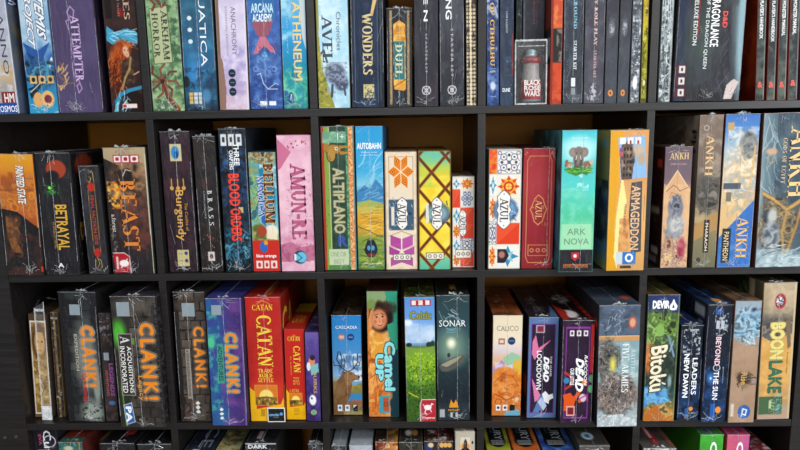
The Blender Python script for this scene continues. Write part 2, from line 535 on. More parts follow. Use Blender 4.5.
def shrink_wrap(parent, w, h, d, seed, seam=0.5, amount=1.0):
    """creases, seam and gathered corners of the clear shrink film, as thin raised ridges of film"""
    rs = random.Random(seed)
    bm = bmesh.new()
    def ridge(pts, wd, face='F'):
        n = len(pts)
        rows = []
        for i, (x, z) in enumerate(pts):
            a = pts[max(0, i - 1)]; b = pts[min(n - 1, i + 1)]
            dx, dz = b[0] - a[0], b[1] - a[1]
            L = math.hypot(dx, dz) or 1
            nx_, nz_ = -dz / L * wd / 2, dx / L * wd / 2
            if face == 'F':
                q = [(x - nx_, -.0009, z - nz_), (x, -.0009 - wd * .6, z), (x + nx_, -.0009, z + nz_)]
            else:
                q = [(x - nx_, z - nz_, h + .0009), (x, z, h + .0009 + wd * .6), (x + nx_, z + nz_, h + .0009)]
            rows.append([bm.verts.new(c) for c in q])
        for r0, r1 in zip(rows[:-1], rows[1:]):
            for k in (0, 1):
                bm.faces.new((r0[k], r0[k + 1], r1[k + 1], r1[k]))
    if seam is not None:
        x = w * seam
        pts = []
        for i in range(15):
            pts.append((x + rs.uniform(-.0006, .0006), h * (.004 + .992 * i / 14)))
        ridge(pts, .0011)
        if h < .33: ridge([(x + rs.uniform(-.001, .001), d * i / 8) for i in range(9)], .0012, 'T')
    for xe in (.0016, w - .0016):  # pale ridges along side and top edges, drawn as the film's highlight lines
        if rs.random() < .75 * amount:
            z0, z1 = sorted((rs.uniform(0, .3), rs.uniform(.6, 1)))
            ridge([(xe + rs.uniform(-.0004, .0004), h * (z0 + (z1 - z0) * i / 8)) for i in range(9)], .0010)
    ridge([(w * i / 6, h - .0012 + rs.uniform(-.0004, .0004)) for i in range(7)], .0012)
    cx = w * (seam if seam is not None else .5)
    for (zc, sg, n) in ((.006, 1, int(11 * amount)), (h - .004, -1, int(5 * amount))):
        for i in range(n):
            a = rs.uniform(-1.35, 1.35)
            L = rs.uniform(.006, .028)
            x0, z0 = cx + rs.uniform(-.012, .012), zc + sg * rs.uniform(-.002, .006)
            pts = []
            for j in range(4):
                pts.append((min(max(x0 + math.sin(a) * L * j / 3, .001), w - .001), min(max(z0 + sg * math.cos(a) * L * j / 3 * .8, .001), h - .001)))
                a += rs.uniform(-.3, .3)
            if math.hypot(pts[0][0] - pts[-1][0], pts[0][1] - pts[-1][1]) > .002:
                ridge(pts, rs.uniform(.0006, .0016))
    for i in range(int(1.6 * amount)):
        x0, z0 = rs.uniform(.1, .9) * w, rs.uniform(.1, .95) * h
        a = rs.uniform(-.5, .5)
        L = rs.uniform(.015, .05)
        pts = [(min(max(x0 + math.sin(a) * L * j / 3, .001), w - .001), min(z0 + math.cos(a) * L * j / 3, h - .001)) for j in range(4)]
        ridge(pts, .0006)
    # the little tuft where the seam is gathered over the box
    if seam is not None and amount > .45:
        for i in range(int(4 + 5 * amount)):
            x0 = min(max(cx + rs.uniform(-.014, .014), .006), w - .006)
            y0 = rs.uniform(.0, .012)
            hh = rs.uniform(.002, .0065) * min(1, amount)
            a = bm.verts.new((x0 - rs.uniform(.002, .007), y0, h + .0003)); b = bm.verts.new((x0 + rs.uniform(.002, .007), y0 + rs.uniform(-.002, .004), h + .0003))
            c = bm.verts.new((x0 + rs.uniform(-.004, .004), y0 - rs.uniform(0, .003), h + hh)); e = bm.verts.new((x0 + rs.uniform(-.002, .002), y0 + .003, h + hh * .4))
            bm.faces.new((a, b, c)); bm.faces.new((a, e, c))
    return bm_obj('shrink_wrap', bm, film_mat(.36), parent)

ROWNAME = {1: 'top', 2: 'second', 3: 'third', 4: 'bottom'}
N = [0]
def game(key, label, side, F, T=(), TP=None, TT=(), L=None, LT=(), R=None, RT=(), wrap=0.0, seam=0.5, kind='box', topc=None, rough=.45, stickers=()):
    row, x, y, t, w, h, d = DIM[key]
    N[0] += 1
    z = SHELF_TOP[row] + (w * math.sin(t) if t > 0 else 0)
    root = empty('board_game_box' if kind == 'box' else 'rulebook', (x, y, z + .0003), (0, t, 0))
    tag(root, label, 'board game' if kind == 'box' else 'book', ('board game boxes' if kind == 'box' else 'rulebooks') + ' on the %s shelf' % ROWNAME[row])
    sm = mat(side, rough, .12, 45, key='card')
    if kind == 'box':
        tr = .0022
        boxobj('box_lid', sm, root, 0, w - tr, 0, d, 0, h, .0007)
        boxobj('box_tray', mat(side, .6, .2, 80, key='tray'), root, w - tr, w - .0002, .0009, d - .001, .0012, h - .0012, .0003)
    else:
        # hard cover book: boards, rounded spine, page block set back
        bm = bmesh.new()
        c = .0022
        add_box(bm, 0, c, 0, d, 0, h, .0005)
        add_box(bm, w - c, w, 0, d, 0, h, .0005)
        add_box(bm, c, w - c, 0, c, 0, h, .0002)
        bm_obj('book_cover', bm, sm, root)
        boxobj('page_block', mat('d9d0ba', .8, .08, 200, key='paper'), root, c, w - c, c, d - .005, .003, h - .003)
    wr = wrap > 0
    art('spine_artwork', root, w, h, d, 'F', F, wr, seed=N[0] * 100, res=.0010 if w < .09 else .0012)
    for tt in T: lettering(root, w, h, d, tt)
    if TP:
        art('top_artwork', root, w, h, d, 'T', TP, wr, res=.003, seed=N[0] * 100 + 50)
    for tt in TT: lettering(root, w, h, d, tt, 'T')
    if L: art('side_artwork', root, w, h, d, 'L', L, wr, res=.004, seed=N[0] * 100 + 60)
    for tt in LT: lettering(root, w, h, d, tt, 'L')
    if R: art('side_artwork', root, w, h, d, 'R', R, wr, res=.004, seed=N[0] * 100 + 70)
    for tt in RT: lettering(root, w, h, d, tt, 'R')
    for (u0, v0, u1, v1, hexc) in stickers:
        boxobj('price_sticker', mat(hexc, .35, .05, key='sticker'), root, u0 * w, u1 * w, -.0011, -.0004, (1 - v1) * h, (1 - v0) * h, .0002)
    if wr and not (seam is None and w < .03): shrink_wrap(root, w, h, d, N[0], seam, wrap)
    return root

# ---------------------------------------------------------------- the setting
BOARD = bpy.data.materials.new('black_brown_wood_laminate')
BOARD.use_nodes = True
nt = BOARD.node_tree
b = nt.nodes['Principled BSDF']
tc = nt.nodes.new('ShaderNodeTexCoord')
def grain(vec):
    mp = nt.nodes.new('ShaderNodeMapping'); mp.inputs['Scale'].default_value = vec
    n = nt.nodes.new('ShaderNodeTexNoise'); n.inputs['Scale'].default_value = 1.0; n.inputs['Detail'].default_value = 6
    nt.links.new(tc.outputs['Object'], mp.inputs['Vector']); nt.links.new(mp.outputs['Vector'], n.inputs['Vector'])
    return n
gn = grain((7, 160, 160))
rp = nt.nodes.new('ShaderNodeValToRGB')
rp.color_ramp.elements[0].position = .3; rp.color_ramp.elements[1].position = .72
rp.color_ramp.elements[0].color = (.0085, .0072, .0068, 1); rp.color_ramp.elements[1].color = (.0200, .0175, .0170, 1)
nt.links.new(gn.outputs['Fac'], rp.inputs['Fac']); nt.links.new(rp.outputs['Color'], b.inputs['Base Color'])
b.inputs['Roughness'].default_value = .36
b.inputs['Specular IOR Level'].default_value = .42
bp = nt.nodes.new('ShaderNodeBump'); bp.inputs['Strength'].default_value = .15; bp.inputs['Distance'].default_value = .002
nt.links.new(gn.outputs['Fac'], bp.inputs['Height']); nt.links.new(bp.outputs['Normal'], b.inputs['Normal'])
SH_D = .39
unit = empty('cube_shelving_unit', (0, 0, FLOOR_Z))
tag(unit, 'large black-brown open cube shelving unit filled with board games and books', 'shelving unit')
ZB, ZT = FLOOR_Z, 2 * P + .03
def upart(name, x0, x1, y0, y1, z0, z1, bev=.0009, m=None):
    o = boxobj(name, m or BOARD, unit, x0, x1, y0, y1, z0 - FLOOR_Z, z1 - FLOOR_Z, bev, 2)
    return o
XL, XR = -3 * P + TH, 2 * P + .008 - .016
upart('side_panel', XL - .085, XL, -.001, SH_D, ZB, ZT)
upart('side_panel', XR, XR + .038, -.001, SH_D, ZB, ZT)
upart('top_panel', XL, XR, 0, SH_D, 2 * P - TH, ZT)
upart('bottom_panel', XL, XR, 0, SH_D, ZB, -3 * P + TH)
for k in (1, 0, -1, -2):
    upart('shelf_board', XL, XR, 0, SH_D, k * P - TH, k * P + TH)
for j in range(4):
    for r in range(5):
        z0 = (-3 + r) * P + TH; z1 = (-2 + r) * P - TH
        x = (j - 2) * P
        upart('divider', x - TH, x + TH, .0006, SH_D, z0, z1)
# connector screw heads on the left panel
bm = bmesh.new()
for (xx, zz) in ((-1.072, -.374), (-1.098, -.376)):
    r = bmesh.ops.create_cone(bm, cap_ends=True, segments=16, radius1=.0035, radius2=.003, depth=.0015)
    bmesh.ops.rotate(bm, verts=r['verts'], matrix=__import__('mathutils').Matrix.Rotation(math.pi / 2, 3, 'X'))
    bmesh.ops.translate(bm, verts=r['verts'], vec=(xx, -.0018, zz - FLOOR_Z))
bm_obj('screw_head', bm, mat('6a6560', .4, .05, metal=.7, key='screw'), unit)

def structure(name, m, x0, x1, y0, y1, z0, z1):
    o = boxobj(name, m, None, x0, x1, y0, y1, z0, z1)
    tag(o, kind='structure')
    return o
WALLM = mat('d4861c', .6, .25, 5, key='amber_wood')
structure('wall_back', WALLM, -3.5, 3.5, .405, .465, FLOOR_Z, 1.65)
structure('floor', mat('6f6a64', .5, .15, 8, key='floor'), -3.5, 4.2, -5, .52, FLOOR_Z - .05, FLOOR_Z)
structure('ceiling', mat('d8d6d0', .9, .05, 4, key='ceiling'), -3.5, 4.2, -5, .52, 1.65, 1.70)

# row, x, y, tilt, width, height, depth of every box (metres)
DIM={
 'anno':(1,-1.0407,.0060,-.0130,.0604,.2950,.2950),
 'artemis':(1,-.9591,.0060,-.0018,.0636,.2950,.2950),
 'temp':(1,-.8943,.0060,.0001,.0950,.2950,.2950),
 'lady':(1,-.7818,.0060,-.0020,.0696,.2950,.2950),
 'arkham':(1,-.6935,.0060,.0004,.0691,.2950,.2950),
 'aquatica':(1,-.6232,.0060,.0087,.0683,.2950,.2950),
 'anach':(1,-.5510,.0060,.0136,.0635,.2950,.2950),
 'arcana':(1,-.4858,.0060,.0121,.0695,.2950,.2950),
 'athen':(1,-.4151,.0060,.0118,.0521,.2950,.2950),
 'avel':(1,-.3412,.0060,.0038,.0672,.2950,.2950),
 'wonders':(1,-.2710,.0060,.0090,.0680,.2950,.2950),
 'duel':(1,-.1969,.0060,.0103,.0523,.2000,.2000),
 'alien':(1,-.1394,.0060,.0055,.0496,.2950,.2950),
 'young':(1,-.0863,.0060,-.0023,.0509,.2950,.2950),
 'lattice':(1,-.0310,.0060,-.0085,.0221,.2950,.2950),
 'cthul':(1,.0117,.0060,-.0114,.0252,.2850,.2200),
 'core':(1,.0388,.0060,-.0069,.0280,.2900,.2200),
 'thin':(1,.0788,.0600,.0030,.0121,.2850,.2200),
 'greybook':(1,.0941,.0600,-.0038,.0460,.2850,.2200),
 'orange':(1,.1422,.0060,-.0038,.0237,.2850,.2200),
 'starb':(1,.1691,.0060,-.0107,.0409,.2900,.2400),
 'frp':(1,.2118,.0060,-.0106,.0413,.2900,.2400),
 'slimA':(1,.2548,.0060,-.0076,.0252,.2850,.2200),
 'slimB':(1,.2812,.0060,-.0001,.0228,.2850,.2200),
 'silver':(1,.3073,.0060,-.0073,.0190,.2850,.2200),
 'yellow':(1,.3297,.0060,-.0151,.0118,.2850,.2200),
 'holo':(1,.3654,.0060,-.0042,.0251,.3000,.2600),
 'dragon':(1,.3918,-.0040,.0087,.1349,.3100,.2600),
 'phb1':(1,.5616,-.0000,-.0448,.0180,.2850,.2200),
 'phb2':(1,.5878,.0060,-.0426,.0171,.2850,.2200),
 'dmg':(1,.6095,.0060,-.0477,.0176,.2850,.2200),
 'mm':(1,.6309,.0060,-.0504,.0195,.2850,.2200),
 'mm2':(1,.6565,.0060,-.0559,.0180,.2850,.2200),
 'battle':(2,-1.0422,-.0062,.0216,.0816,.2673,.2950),
 'betray':(2,-.9574,-.0029,.0144,.0751,.2687,.2950),
 'flip':(2,-.8632,.0017,-.0058,.0436,.2397,.1900),
 'beast':(2,-.8081,-.0012,.0039,.0931,.2778,.2950),
 'burg':(2,-.6885,.0139,.0023,.0645,.3097,.2950),
 'brass':(2,-.6161,.0123,-.0019,.0483,.2986,.2950),
 'blood':(2,-.5600,.0080,.0021,.0591,.3134,.2950),
 'bellum':(2,-.4994,.0084,.0049,.0602,.2626,.2950),
 'amun':(2,-.4362,.0056,.0060,.0743,.2973,.2950),
 'alti':(2,-.3421,.0114,.0041,.0717,.3146,.2950),
 'auto':(2,-.2686,.0132,.0050,.0592,.3135,.2950),
 'azulA':(2,-.2072,.0112,.0048,.0704,.2586,.2950),
 'azulB':(2,-.1347,.0078,.0045,.0700,.2586,.2950),
 'azulC':(2,-.0611,.0245,.0012,.0496,.2034,.1500),
 'azulD':(2,.0156,.0059,.0047,.0700,.2604,.2950),
 'azulE':(2,.0869,.0041,.0091,.0680,.2608,.2950),
 'ark':(2,.1603,-.0298,.0021,.0719,.2979,.2950),
 'arma':(2,.2617,-.0234,-.0039,.0801,.2965,.2950),
 'tomb':(2,.3834,-.0028,-.0048,.0577,.2600,.2950),
 'phar':(2,.4505,-.0035,-.0047,.0504,.3241,.2950),
 'panth':(2,.5027,-.0043,-.0022,.0715,.3250,.2950),
 'gods':(2,.5814,-.0093,-.0150,.0991,.3252,.2950),
 'portrait':(3,-1.0418,.0290,.0453,.0422,.2528,.1000),
 'tan1':(3,-.9883,.0298,.0334,.0175,.2563,.2000),
 'clankA':(3,-.9486,.0070,.0204,.0847,.3099,.2950),
 'clankB':(3,-.8624,.0098,.0196,.0286,.2600,.2000),
 'clankC':(3,-.8137,-.0205,.0071,.1010,.3068,.2950),
 'clankD':(3,-.6855,.0050,.0096,.0714,.3082,.2950),
 'clankE':(3,-.6062,-.0158,.0092,.0803,.2989,.2950),
 'catan':(3,-.5238,.0038,.0061,.0792,.2948,.2950),
 'catanS':(3,-.4428,.0110,.0131,.0456,.2179,.2000),
 'quirk':(3,-.3949,.0035,.0135,.0325,.2132,.2000),
 'casc':(3,-.3382,.0338,.0110,.0689,.2420,.2500),
 'camel':(3,-.2549,.0233,.0057,.0702,.3003,.2950),
 'celtic':(3,-.1669,-.0017,-.0067,.0678,.2932,.2950),
 'sonar':(3,-.0971,.0037,-.0024,.0736,.2949,.2950),
 'calico':(3,.0274,.0247,.0084,.0678,.2413,.2500),
 'lock':(3,.1056,.0135,.0089,.0675,.2394,.2500),
 'dead':(3,.1751,-.0132,.0058,.0704,.2405,.2950),
 'five':(3,.2518,-.0300,-.0119,.0886,.2781,.2950),
 'bitoku':(3,.3613,-.0051,-.0018,.0700,.2935,.2950),
 'leaders':(3,.4376,-.0034,-.0028,.0484,.2237,.2500),
 'beyond':(3,.4872,-.0111,.0037,.0539,.2716,.2950),
 'brown':(3,.5449,-.0143,-.0059,.0575,.2802,.2950),
 'boon':(3,.6163,-.0001,-.0226,.0718,.3154,.2950),
 'cut':(4,-1.0445,.0200,-.0000,.0554,.3303,.1000),
 'teal':(4,-.9790,.0050,.0000,.0580,.3030,.2950),
 'arc':(4,-.9150,.0600,.0000,.0240,.2750,.2950),
 'blackA':(4,-.8773,.0000,.0000,.0795,.3019,.2950),
 'blackB':(4,-.7898,.0000,.0000,.0789,.3002,.2950),
 'navy':(4,-.6877,.0000,.0000,.0699,.2769,.2950),
 'cream':(4,-.6143,.0000,.0000,.0570,.2766,.2950),
 'blackC':(4,-.5397,-.0000,-.0000,.0724,.3010,.2950),
 'blackD':(4,-.3943,.0000,.0000,.0345,.2991,.2950),
 'silA':(4,-.3404,.0000,.0000,.0333,.2939,.2950),
 'silB':(4,-.3001,.0000,.0000,.0539,.2949,.2950),
 'oran':(4,-.2402,.0000,.0000,.0526,.3032,.2950),
 'dark13':(4,-.1853,.0000,.0000,.0548,.3017,.2950),
 'red14':(4,-.1282,.0000,.0000,.0668,.3038,.2950),
 'creamE':(4,-.0575,-.0000,.0000,.0453,.3267,.1200),
 'cenA':(4,.0176,.0000,-.0000,.0569,.2688,.2950),
 'cenB':(4,.0790,.0000,-.0000,.0624,.2685,.2950),
 'cenC':(4,.1470,-.0000,-.0016,.0738,.2681,.2950),
 'grey19':(4,.2221,-.0050,.0016,.0691,.2938,.2950),
 'red20':(4,.3678,-.0000,.0000,.0751,.2842,.2950),
 'green':(4,.4923,-.0040,.0000,.0526,.3186,.2950),
 'pink':(4,.5524,-.0040,-.0018,.0509,.3182,.2950),
 'low':(4,.6047,-.0000,.0018,.0640,.2661,.2950),
}

# ---------------------------------------------------------------- top shelf
game('anno', 'pale silver-blue box cut off at the left edge, blue band at its foot', '5d6b80',
     [('g', [(0, 'a9b2c6'), (.35, 'b4b9c8'), (.62, 'b9bac4'), (.74, 'c9b79a'), (.82, 'a9a6a2'), (1, 'a2a6b0')]), ('n', 'cfa878', 22, .58, .2, (.3, .6, 1, .84)), ('n', 'dfe0e8', 14, .62, .2),
      ('q', .42, .845, .92, .925, '8f3038'), ('q', 0, .925, .96, 1, '2457a8'), ('q', .95, 0, 1, 1, 'cfd6e2')],
     [('ANNO', .62, .30, .82, .72, '3c4656', 1, 0), ('KOSMOS', .2, .94, .93, .985, 'f2f4f8', 0, .02), ('HM', .52, .855, .86, .915, 'ece6e0', 0, .03)],
     R=[('g', [(0, '2b4f8f'), (.2, '2b4f8f'), (.22, '7b8390'), (.5, '8a7a5c'), (.7, '6f7a8c'), (1, '66748c')]), ('n', '50607a', 30, .5, .3), ('q', 0, 0, .12, .24, '1e4a94')], RT=[('5', .02, .19, .10, .235, 'f0f0f0', 0, .02)])
game('artemis', 'light blue box with white slanting lettering and blue swooping craft, top left', '3b5a84',
     [('g', [(0, '9fbfd8'), (.3, 'a7c6de'), (.5, '5f93c4'), (.62, '2f6aa8'), (.8, '2a86b4'), (1, '2f9fc8')]),
      ('m', 12, ['84b0d0', 'd4e6f0', 'a8c8e0', 'c0d8e8'], (.5, .35, .7, .22), .8), ('p', [(0, .5), (.5, .56), (.95, .5), (.6, .64), (.25, .66)], '2a5fa4'), ('p', [(.1, .56), (.6, .66), (.9, .78), (.2, .72)], '1d4a86'),
      ('p', [(.75, .68), (.96, .6), (.98, .63), (.8, .72)], 'f0f4f6'), ('p', [(.05, .86), (.35, .79), (.5, .81), (.1, .9)], '20262e'), ('m', 9, ['141c28', '3478a8', '2c4c6c', '5cb0d0', '1c2c3c'], (.5, .72, .6, .10), .9, .5), ('l', [(.05, .83), (.95, .76)], 4, '1a2a38'), ('l', [(.1, .85), (.5, .78)], 1.5, 'dfe8ee'),
      ('q', .12, .735, .36, .79, 'e0b878'), ('q', .42, .735, .66, .79, 'e0b878'), ('q', .72, .735, .95, .79, 'd8b070'), ('e', .24, .762, .07, .016, '2a2a30'), ('e', .54, .762, .07, .016, '2a2a30'), ('e', .83, .762, .07, .016, '3a3a40'),
      ('e', .34, .905, .17, .055, 'e0b070'), ('e', .68, .90, .22, .06, 'e6bb7c'), ('e', .68, .90, .13, .03, '7a3048'), ('s', 14, (.2, .86, .85, .95), 1.2, ['3a3038', 'b88848']), ('k', 14, (0, .93, 1, 1), 10, 0, 1, ['d8e8ee', '8fc8dc'])],
     [('PROJECT', .17, .13, .42, .525, 'f2f6fa', 1, .03, '28486e', .5), ('ARTEMIS', .55, .03, .82, .47, 'f2f6fa', 1, .03, '28486e', .5)], wrap=.8)
game('temp', 'wide plum purple box with ornate lilac lettering on the top shelf', '2b2030',
     [('g', [(0, '5a5078'), (.5, '554a74'), (.75, '4a3c66'), (1, '3c2c4c')]), ('n', '6a6088', 50, .55, .3), ('h', [(0, '564c72'), (.97, '5a5078'), (1, '342a48')]), ('n', '4a3c60', 60, .55, .35),
      ('k', 16, (.02, .70, .24, .86), 14, -60, 2.4, ['d8b070', 'e8c890', '8a6a50'], 30), ('l', [(.44, .36), (.38, .30), (.46, .26), (.54, .29), (.50, .35)], 1.8, 'c9a8d8'), ('l', [(.38, .42), (.34, .36), (.42, .35)], 1.5, 'c9a8d8'), ('l', [(.44, .46), (.40, .55), (.45, .62), (.38, .68), (.44, .76)], 1.5, 'b890c8'), ('l', [(.50, .77), (.56, .83), (.48, .86), (.45, .81), (.52, .79)], 1.8, 'c9a8d8')],
     [('$ATTEMPTER', .44, .32, .63, .785, 'd8bce8', 1)], R=[('g', [(0, '2a1f34'), (1, '2e2238')])], wrap=1.3, seam=.40)
game('lady', 'dark brown box with a red-haired woman in a flowing blue shawl', '281f1f',
     [('g', [(0, '382c2c'), (.5, '3a2c2c'), (1, '34282a')]), ('n', '4a3630', 16, .6, .2), ('e', .52, .31, .1, .03, '8a2020'), ('q', .05, .1, .26, .35, '26201e'),
      ('p', [(.05, .40), (.3, .445), (.7, .42), (.98, .45), (.98, .53), (.6, .50), (.2, .53), (.02, .50)], '4aa4c8'), ('k', 30, (.05, .42, .95, .51), 22, 5, 1.4, ['8fd4e8', '2a80a8', 'c8ecf2', '3a94bc']),
      ('e', .48, .57, .26, .075, '9a4420', .5), ('e', .30, .66, .24, .12, 'a84c22', .6), ('k', 90, (.10, .53, .50, .82), 26, 105, 1.3, ['c8682e', '8a3818', 'de8444', '6a2a14', '4a2014']), ('k', 24, (.44, .50, .76, .56), 14, 20, 1.3, ['c8682e', 'de8444', '8a3818']),
      ('e', .58, .575, .095, .036, 'dcae90', .35), ('e', .63, .60, .06, .02, 'dcae90', .5), ('e', .55, .568, .022, .004, '402018', .5), ('e', .65, .570, .018, .004, '402018', .5), ('l', [(.59, .598), (.63, .599)], .9, '9a4038'), ('k', 14, (.44, .55, .5, .62), 12, 95, 1.4, ['b85c2c', '8a3818']),
      ('p', [(.45, .64), (.72, .62), (.84, .74), (.6, .84), (.36, .80)], '3c2e26'), ('n', '6a5440', 6, .55, .2, (.36, .62, .8, .84)), ('l', [(.72, .62), (.66, .70), (.50, .76), (.38, .84)], 4.5, 'b89868', .8), ('l', [(.78, .74), (.95, .72)], 2.4, 'd0a080'),
      ('e', .72, .95, .34, .10, '2a1c18'), ('l', [(.98, .83), (.6, .85), (.3, .88), (.16, .93), (.14, .99)], 7, '3a90b4'), ('k', 20, (.12, .84, .55, .99), 16, 100, 1.5, ['7cc8e0', '2a6c94', 'bfe6ee']), ('q', .34, .945, .8, .975, 'e8dcd8'), ('q', .36, .95, .46, .97, 'c03038')],
     [('$TALES', .62, .02, .80, .36, 'c8a890', 1, 0), ('the red lands', .44, .10, .52, .34, '8a7464', 1, 0)])
game('arkham', 'mossy green box with brown tentacles and a parchment title panel', '31402e',
     [('g', [(0, '7a9a70'), (.4, '8fae84'), (.7, '6c9468'), (1, '8aa878')]), ('n', '3f6446', 14, .52, .12), ('n', 'a8c89a', 9, .6, .15), ('p', [(.10, .29), (.66, .27), (.72, .66), (.14, .67)], 'b8c298'), ('l', [(.10, .29), (.66, .27), (.72, .66), (.14, .67), (.10, .29)], 1.5, '4c5c3c')] +
     [('l', [(.35, .79), (.35 + .42 * math.cos(a), .79 + .085 * math.sin(a)), (.35 + .55 * math.cos(a + .3), .79 + .12 * math.sin(a + .3))], 4.5, c) for a, c in zip((0, .8, 1.6, 2.4, 3.1, 3.9, 4.6, 5.4), ('8a5040', '743c30') * 4)] +
     [('l', [(.38, .8), (.5, .9), (.8, .99)], 10, '6c3c2e'), ('l', [(.42, .8), (.56, .9), (.86, .99)], 3, '9a6450'), ('l', [(.05, .2), (.3, .26), (.2, .30)], 5, '7a4434'), ('l', [(.3, .2), (.5, .28), (.62, .25)], 5, '7a4434'), ('e', .35, .79, .06, .015, '302018'), ('n', 'd8e4c8', 5, .68, .1, (0, .93, 1, 1))],
     [('$HORROR', .18, .32, .36, .63, '33402c', 1, .0), ('$ARKHAM', .46, .30, .64, .64, '33402c', 1, .01)], wrap=1)
game('aquatica', 'deep teal-blue box with thin white widely spaced vertical capitals', '18303e',
     [('g', [(0, '2c5a74'), (.35, '2a5872'), (.6, '2a6a94'), (.78, '1c4666'), (1, '122a3c')]), ('n', '3f88a8', 20, .58, .25), ('e', .35, .74, .28, .10, '3c8cc4', 1.2), ('n', '123048', 16, .6, .15, (0, .7, 1, 1)),
      ('e', .05, .80, .12, .04, '10222e'), ('q', .12, .875, .24, .955, 'd8b868'), ('q', .27, .875, .39, .955, 'cfd4d4'), ('q', .42, .875, .52, .955, 'cfd4d4'), ('l', [(.1, .90), (.54, .90)], 1, '14283a'), ('l', [(.1, .928), (.54, .928)], 1, '14283a'), ('e', .68, .90, .14, .05, '4c88b0', .6)] + [('e', .26, v, .07, .015, 'd8e8ee') for v in (.36, .44, .52)],
     [('AQUATICA', .53, -.03 + .04, .76, .69, 'eef4f6', 1, 0)], wrap=.7)
game('anach', 'pale lavender box with thin grey capitals and three dark round badges', '6c5648',
     [('g', [(0, 'cbc6e0'), (.5, 'd4cde4'), (.7, 'b8acd4'), (.85, 'c8b8d0'), (1, 'd0b4c4')]), ('n', 'e4def0', 18, .55, .25), ('n', 'a89ccc', 16, .62, .2, (.2, .55, 1, .9)), ('q', 0, 0, .10, 1, '8a6c5a'), ('p', [(0, .6), (.16, .66), (.24, .86), (.20, 1), (0, 1)], '96786a'), ('q', .955, 0, 1, 1, 'e6e2f0')] + [('e', .46, v, .125, .029, '1e3444') for v in (.745, .81, .875)] + [('l', [(.40, v), (.52, v)], 1, 'c8d0d8') for v in (.745, .81, .875)],
     [('ANACHRONY', .50, .29, .66, .62, '6c6880', 1, -.004), ('ESSENTIAL EDITION', .32, .29, .38, .62, '8a86a0', 1, 0), ('A', .3, .18, .45, .22, '3a3a4a', 1)])
game('arcana', 'royal blue box with a crested title and a hooded figure in a pink hat', '223660',
     [('g', [(0, '3a64ac'), (.5, '3c62a8'), (.7, '2c4c8c'), (1, '2a4c90')]), ('n', '5c88c8', 14, .58, .2), ('s', 40, (0, .2, 1, 1), .5, ['a8c4ec', '7ca0d8']),
      ('e', .45, .32, .36, .12, '9cc8dc', .25), ('p', [(.08, .24), (.84, .22), (.86, .40), (.10, .42)], '3474b0'), ('p', [(.12, .40), (.80, .38), (.66, .48), (.46, .52), (.26, .48)], '9c5a6c'), ('p', [(.14, .62), (.36, .50), (.54, .50), (.84, .61), (.64, .60), (.5, .565), (.32, .61)], 'c8788c'), ('k', 14, (.2, .52, .75, .6), 14, 60, 1.2, ['a85870', 'dc98a8']), ('p', [(.32, .60), (.5, .56), (.66, .6), (.62, .68), (.36, .68)], '2c5c9c'),
      ('e', .49, .635, .11, .035, '4c98cc', .5), ('e', .45, .63, .02, .005, 'dff0fa', .5), ('e', .54, .63, .02, .005, 'dff0fa', .5), ('m', 7, ['2c4c8c', '7ca4dc', '4c74b4', '5c68a8'], (.5, .70, .45, .07), .8), ('o', .2, .72, 5, 1, '9cc0ec'), ('o', .78, .72, 5, 1, '9cc0ec'),
      ('l', [(.24, .76), (.34, .75), (.42, .82), (.56, .86), (.86, .86)], 1.6, 'c8d8ee'), ('l', [(.56, .86), (.8, .82), (.9, .83)], 1.4, 'b8cce8'), ('q', .3, .945, .52, .975, 'e8eef4'), ('q', .58, .945, .8, .975, 'e8eef4')],
     [('ARCANA', .14, .275, .80, .335, 'bfe4f0', 0, .03), ('ACADEMY', .18, .345, .76, .395, 'e8f4f8', 0, .03)], wrap=1)
game('athen', 'turquoise box with gold vertical capitals beside the second upright board', '1c5f6c',
     [('g', [(0, '8cc4dc'), (.3, '6cb8e0'), (.5, '2e9cd4'), (.7, '2290b4'), (.82, '2a9a80'), (1, '2c7c84')]), ('n', 'b8e0ee', 16, .58, .2, (0, 0, .5, .6)), ('p', [(.7, .1), (1, .1), (1, .6), (.84, .5)], 'c8d4d8'), ('m', 12, ['1c6878', '58c4a0', '2490a8', '8cdcb0', '2468a0'], (.5, .86, .8, .13), .9), ('k', 12, (0, .72, 1, .96), 34, -30, .9, ['58c4a0', '1c6878', '8cdcb0', '2468a0']), ('e', .3, .925, .11, .04, '1c4c8c'), ('l', [(.26, .94), (.32, .90), (.34, .95)], 1.2, 'e8f0f4')],
     [('ATHENEUM', .46, .27, .78, .80, 'e6cc84', 1, .02), ('mystic library', .2, .3, .28, .62, '8cd0e8', 1)], wrap=.8)
game('avel', 'pale sky-blue box with looping grey title, green grass and a beast at its foot', '55614a',
     [('g', [(0, 'a8d4e8'), (.5, 'b4dcee'), (1, 'a4cfe0')]), ('n', 'd8eef6', 16, .55, .2), ('p', [(0, 0), (.09, 0), (.06, .5), (.12, .72), (.34, .86), (.52, 1), (0, 1)], '9c9a48'), ('n', 'c4b85c', 6, .58, .12, (0, .6, .36, 1)), ('n', '5c6a34', 5, .62, .1, (0, .7, .3, 1)),
      ('e', .55, .76, .32, .07, '5c6478', .35), ('e', .75, .83, .22, .05, '525a70', .4), ('n', '9aa8bc', 5, .52, .12, (.28, .68, .95, .90)), ('l', [(.3, .68), (.2, .60), (.12, .62)], 4, '505870'), ('l', [(.45, .84), (.42, .92)], 5, '4a5268'), ('l', [(.82, .84), (.86, .91)], 4, '4a5268')],
     [('$AVEL', .18, .36, .48, .68, '39454f', 1, .008), ('Chronicles', .62, .34, .76, .60, '4c5a66', 1, 0)])
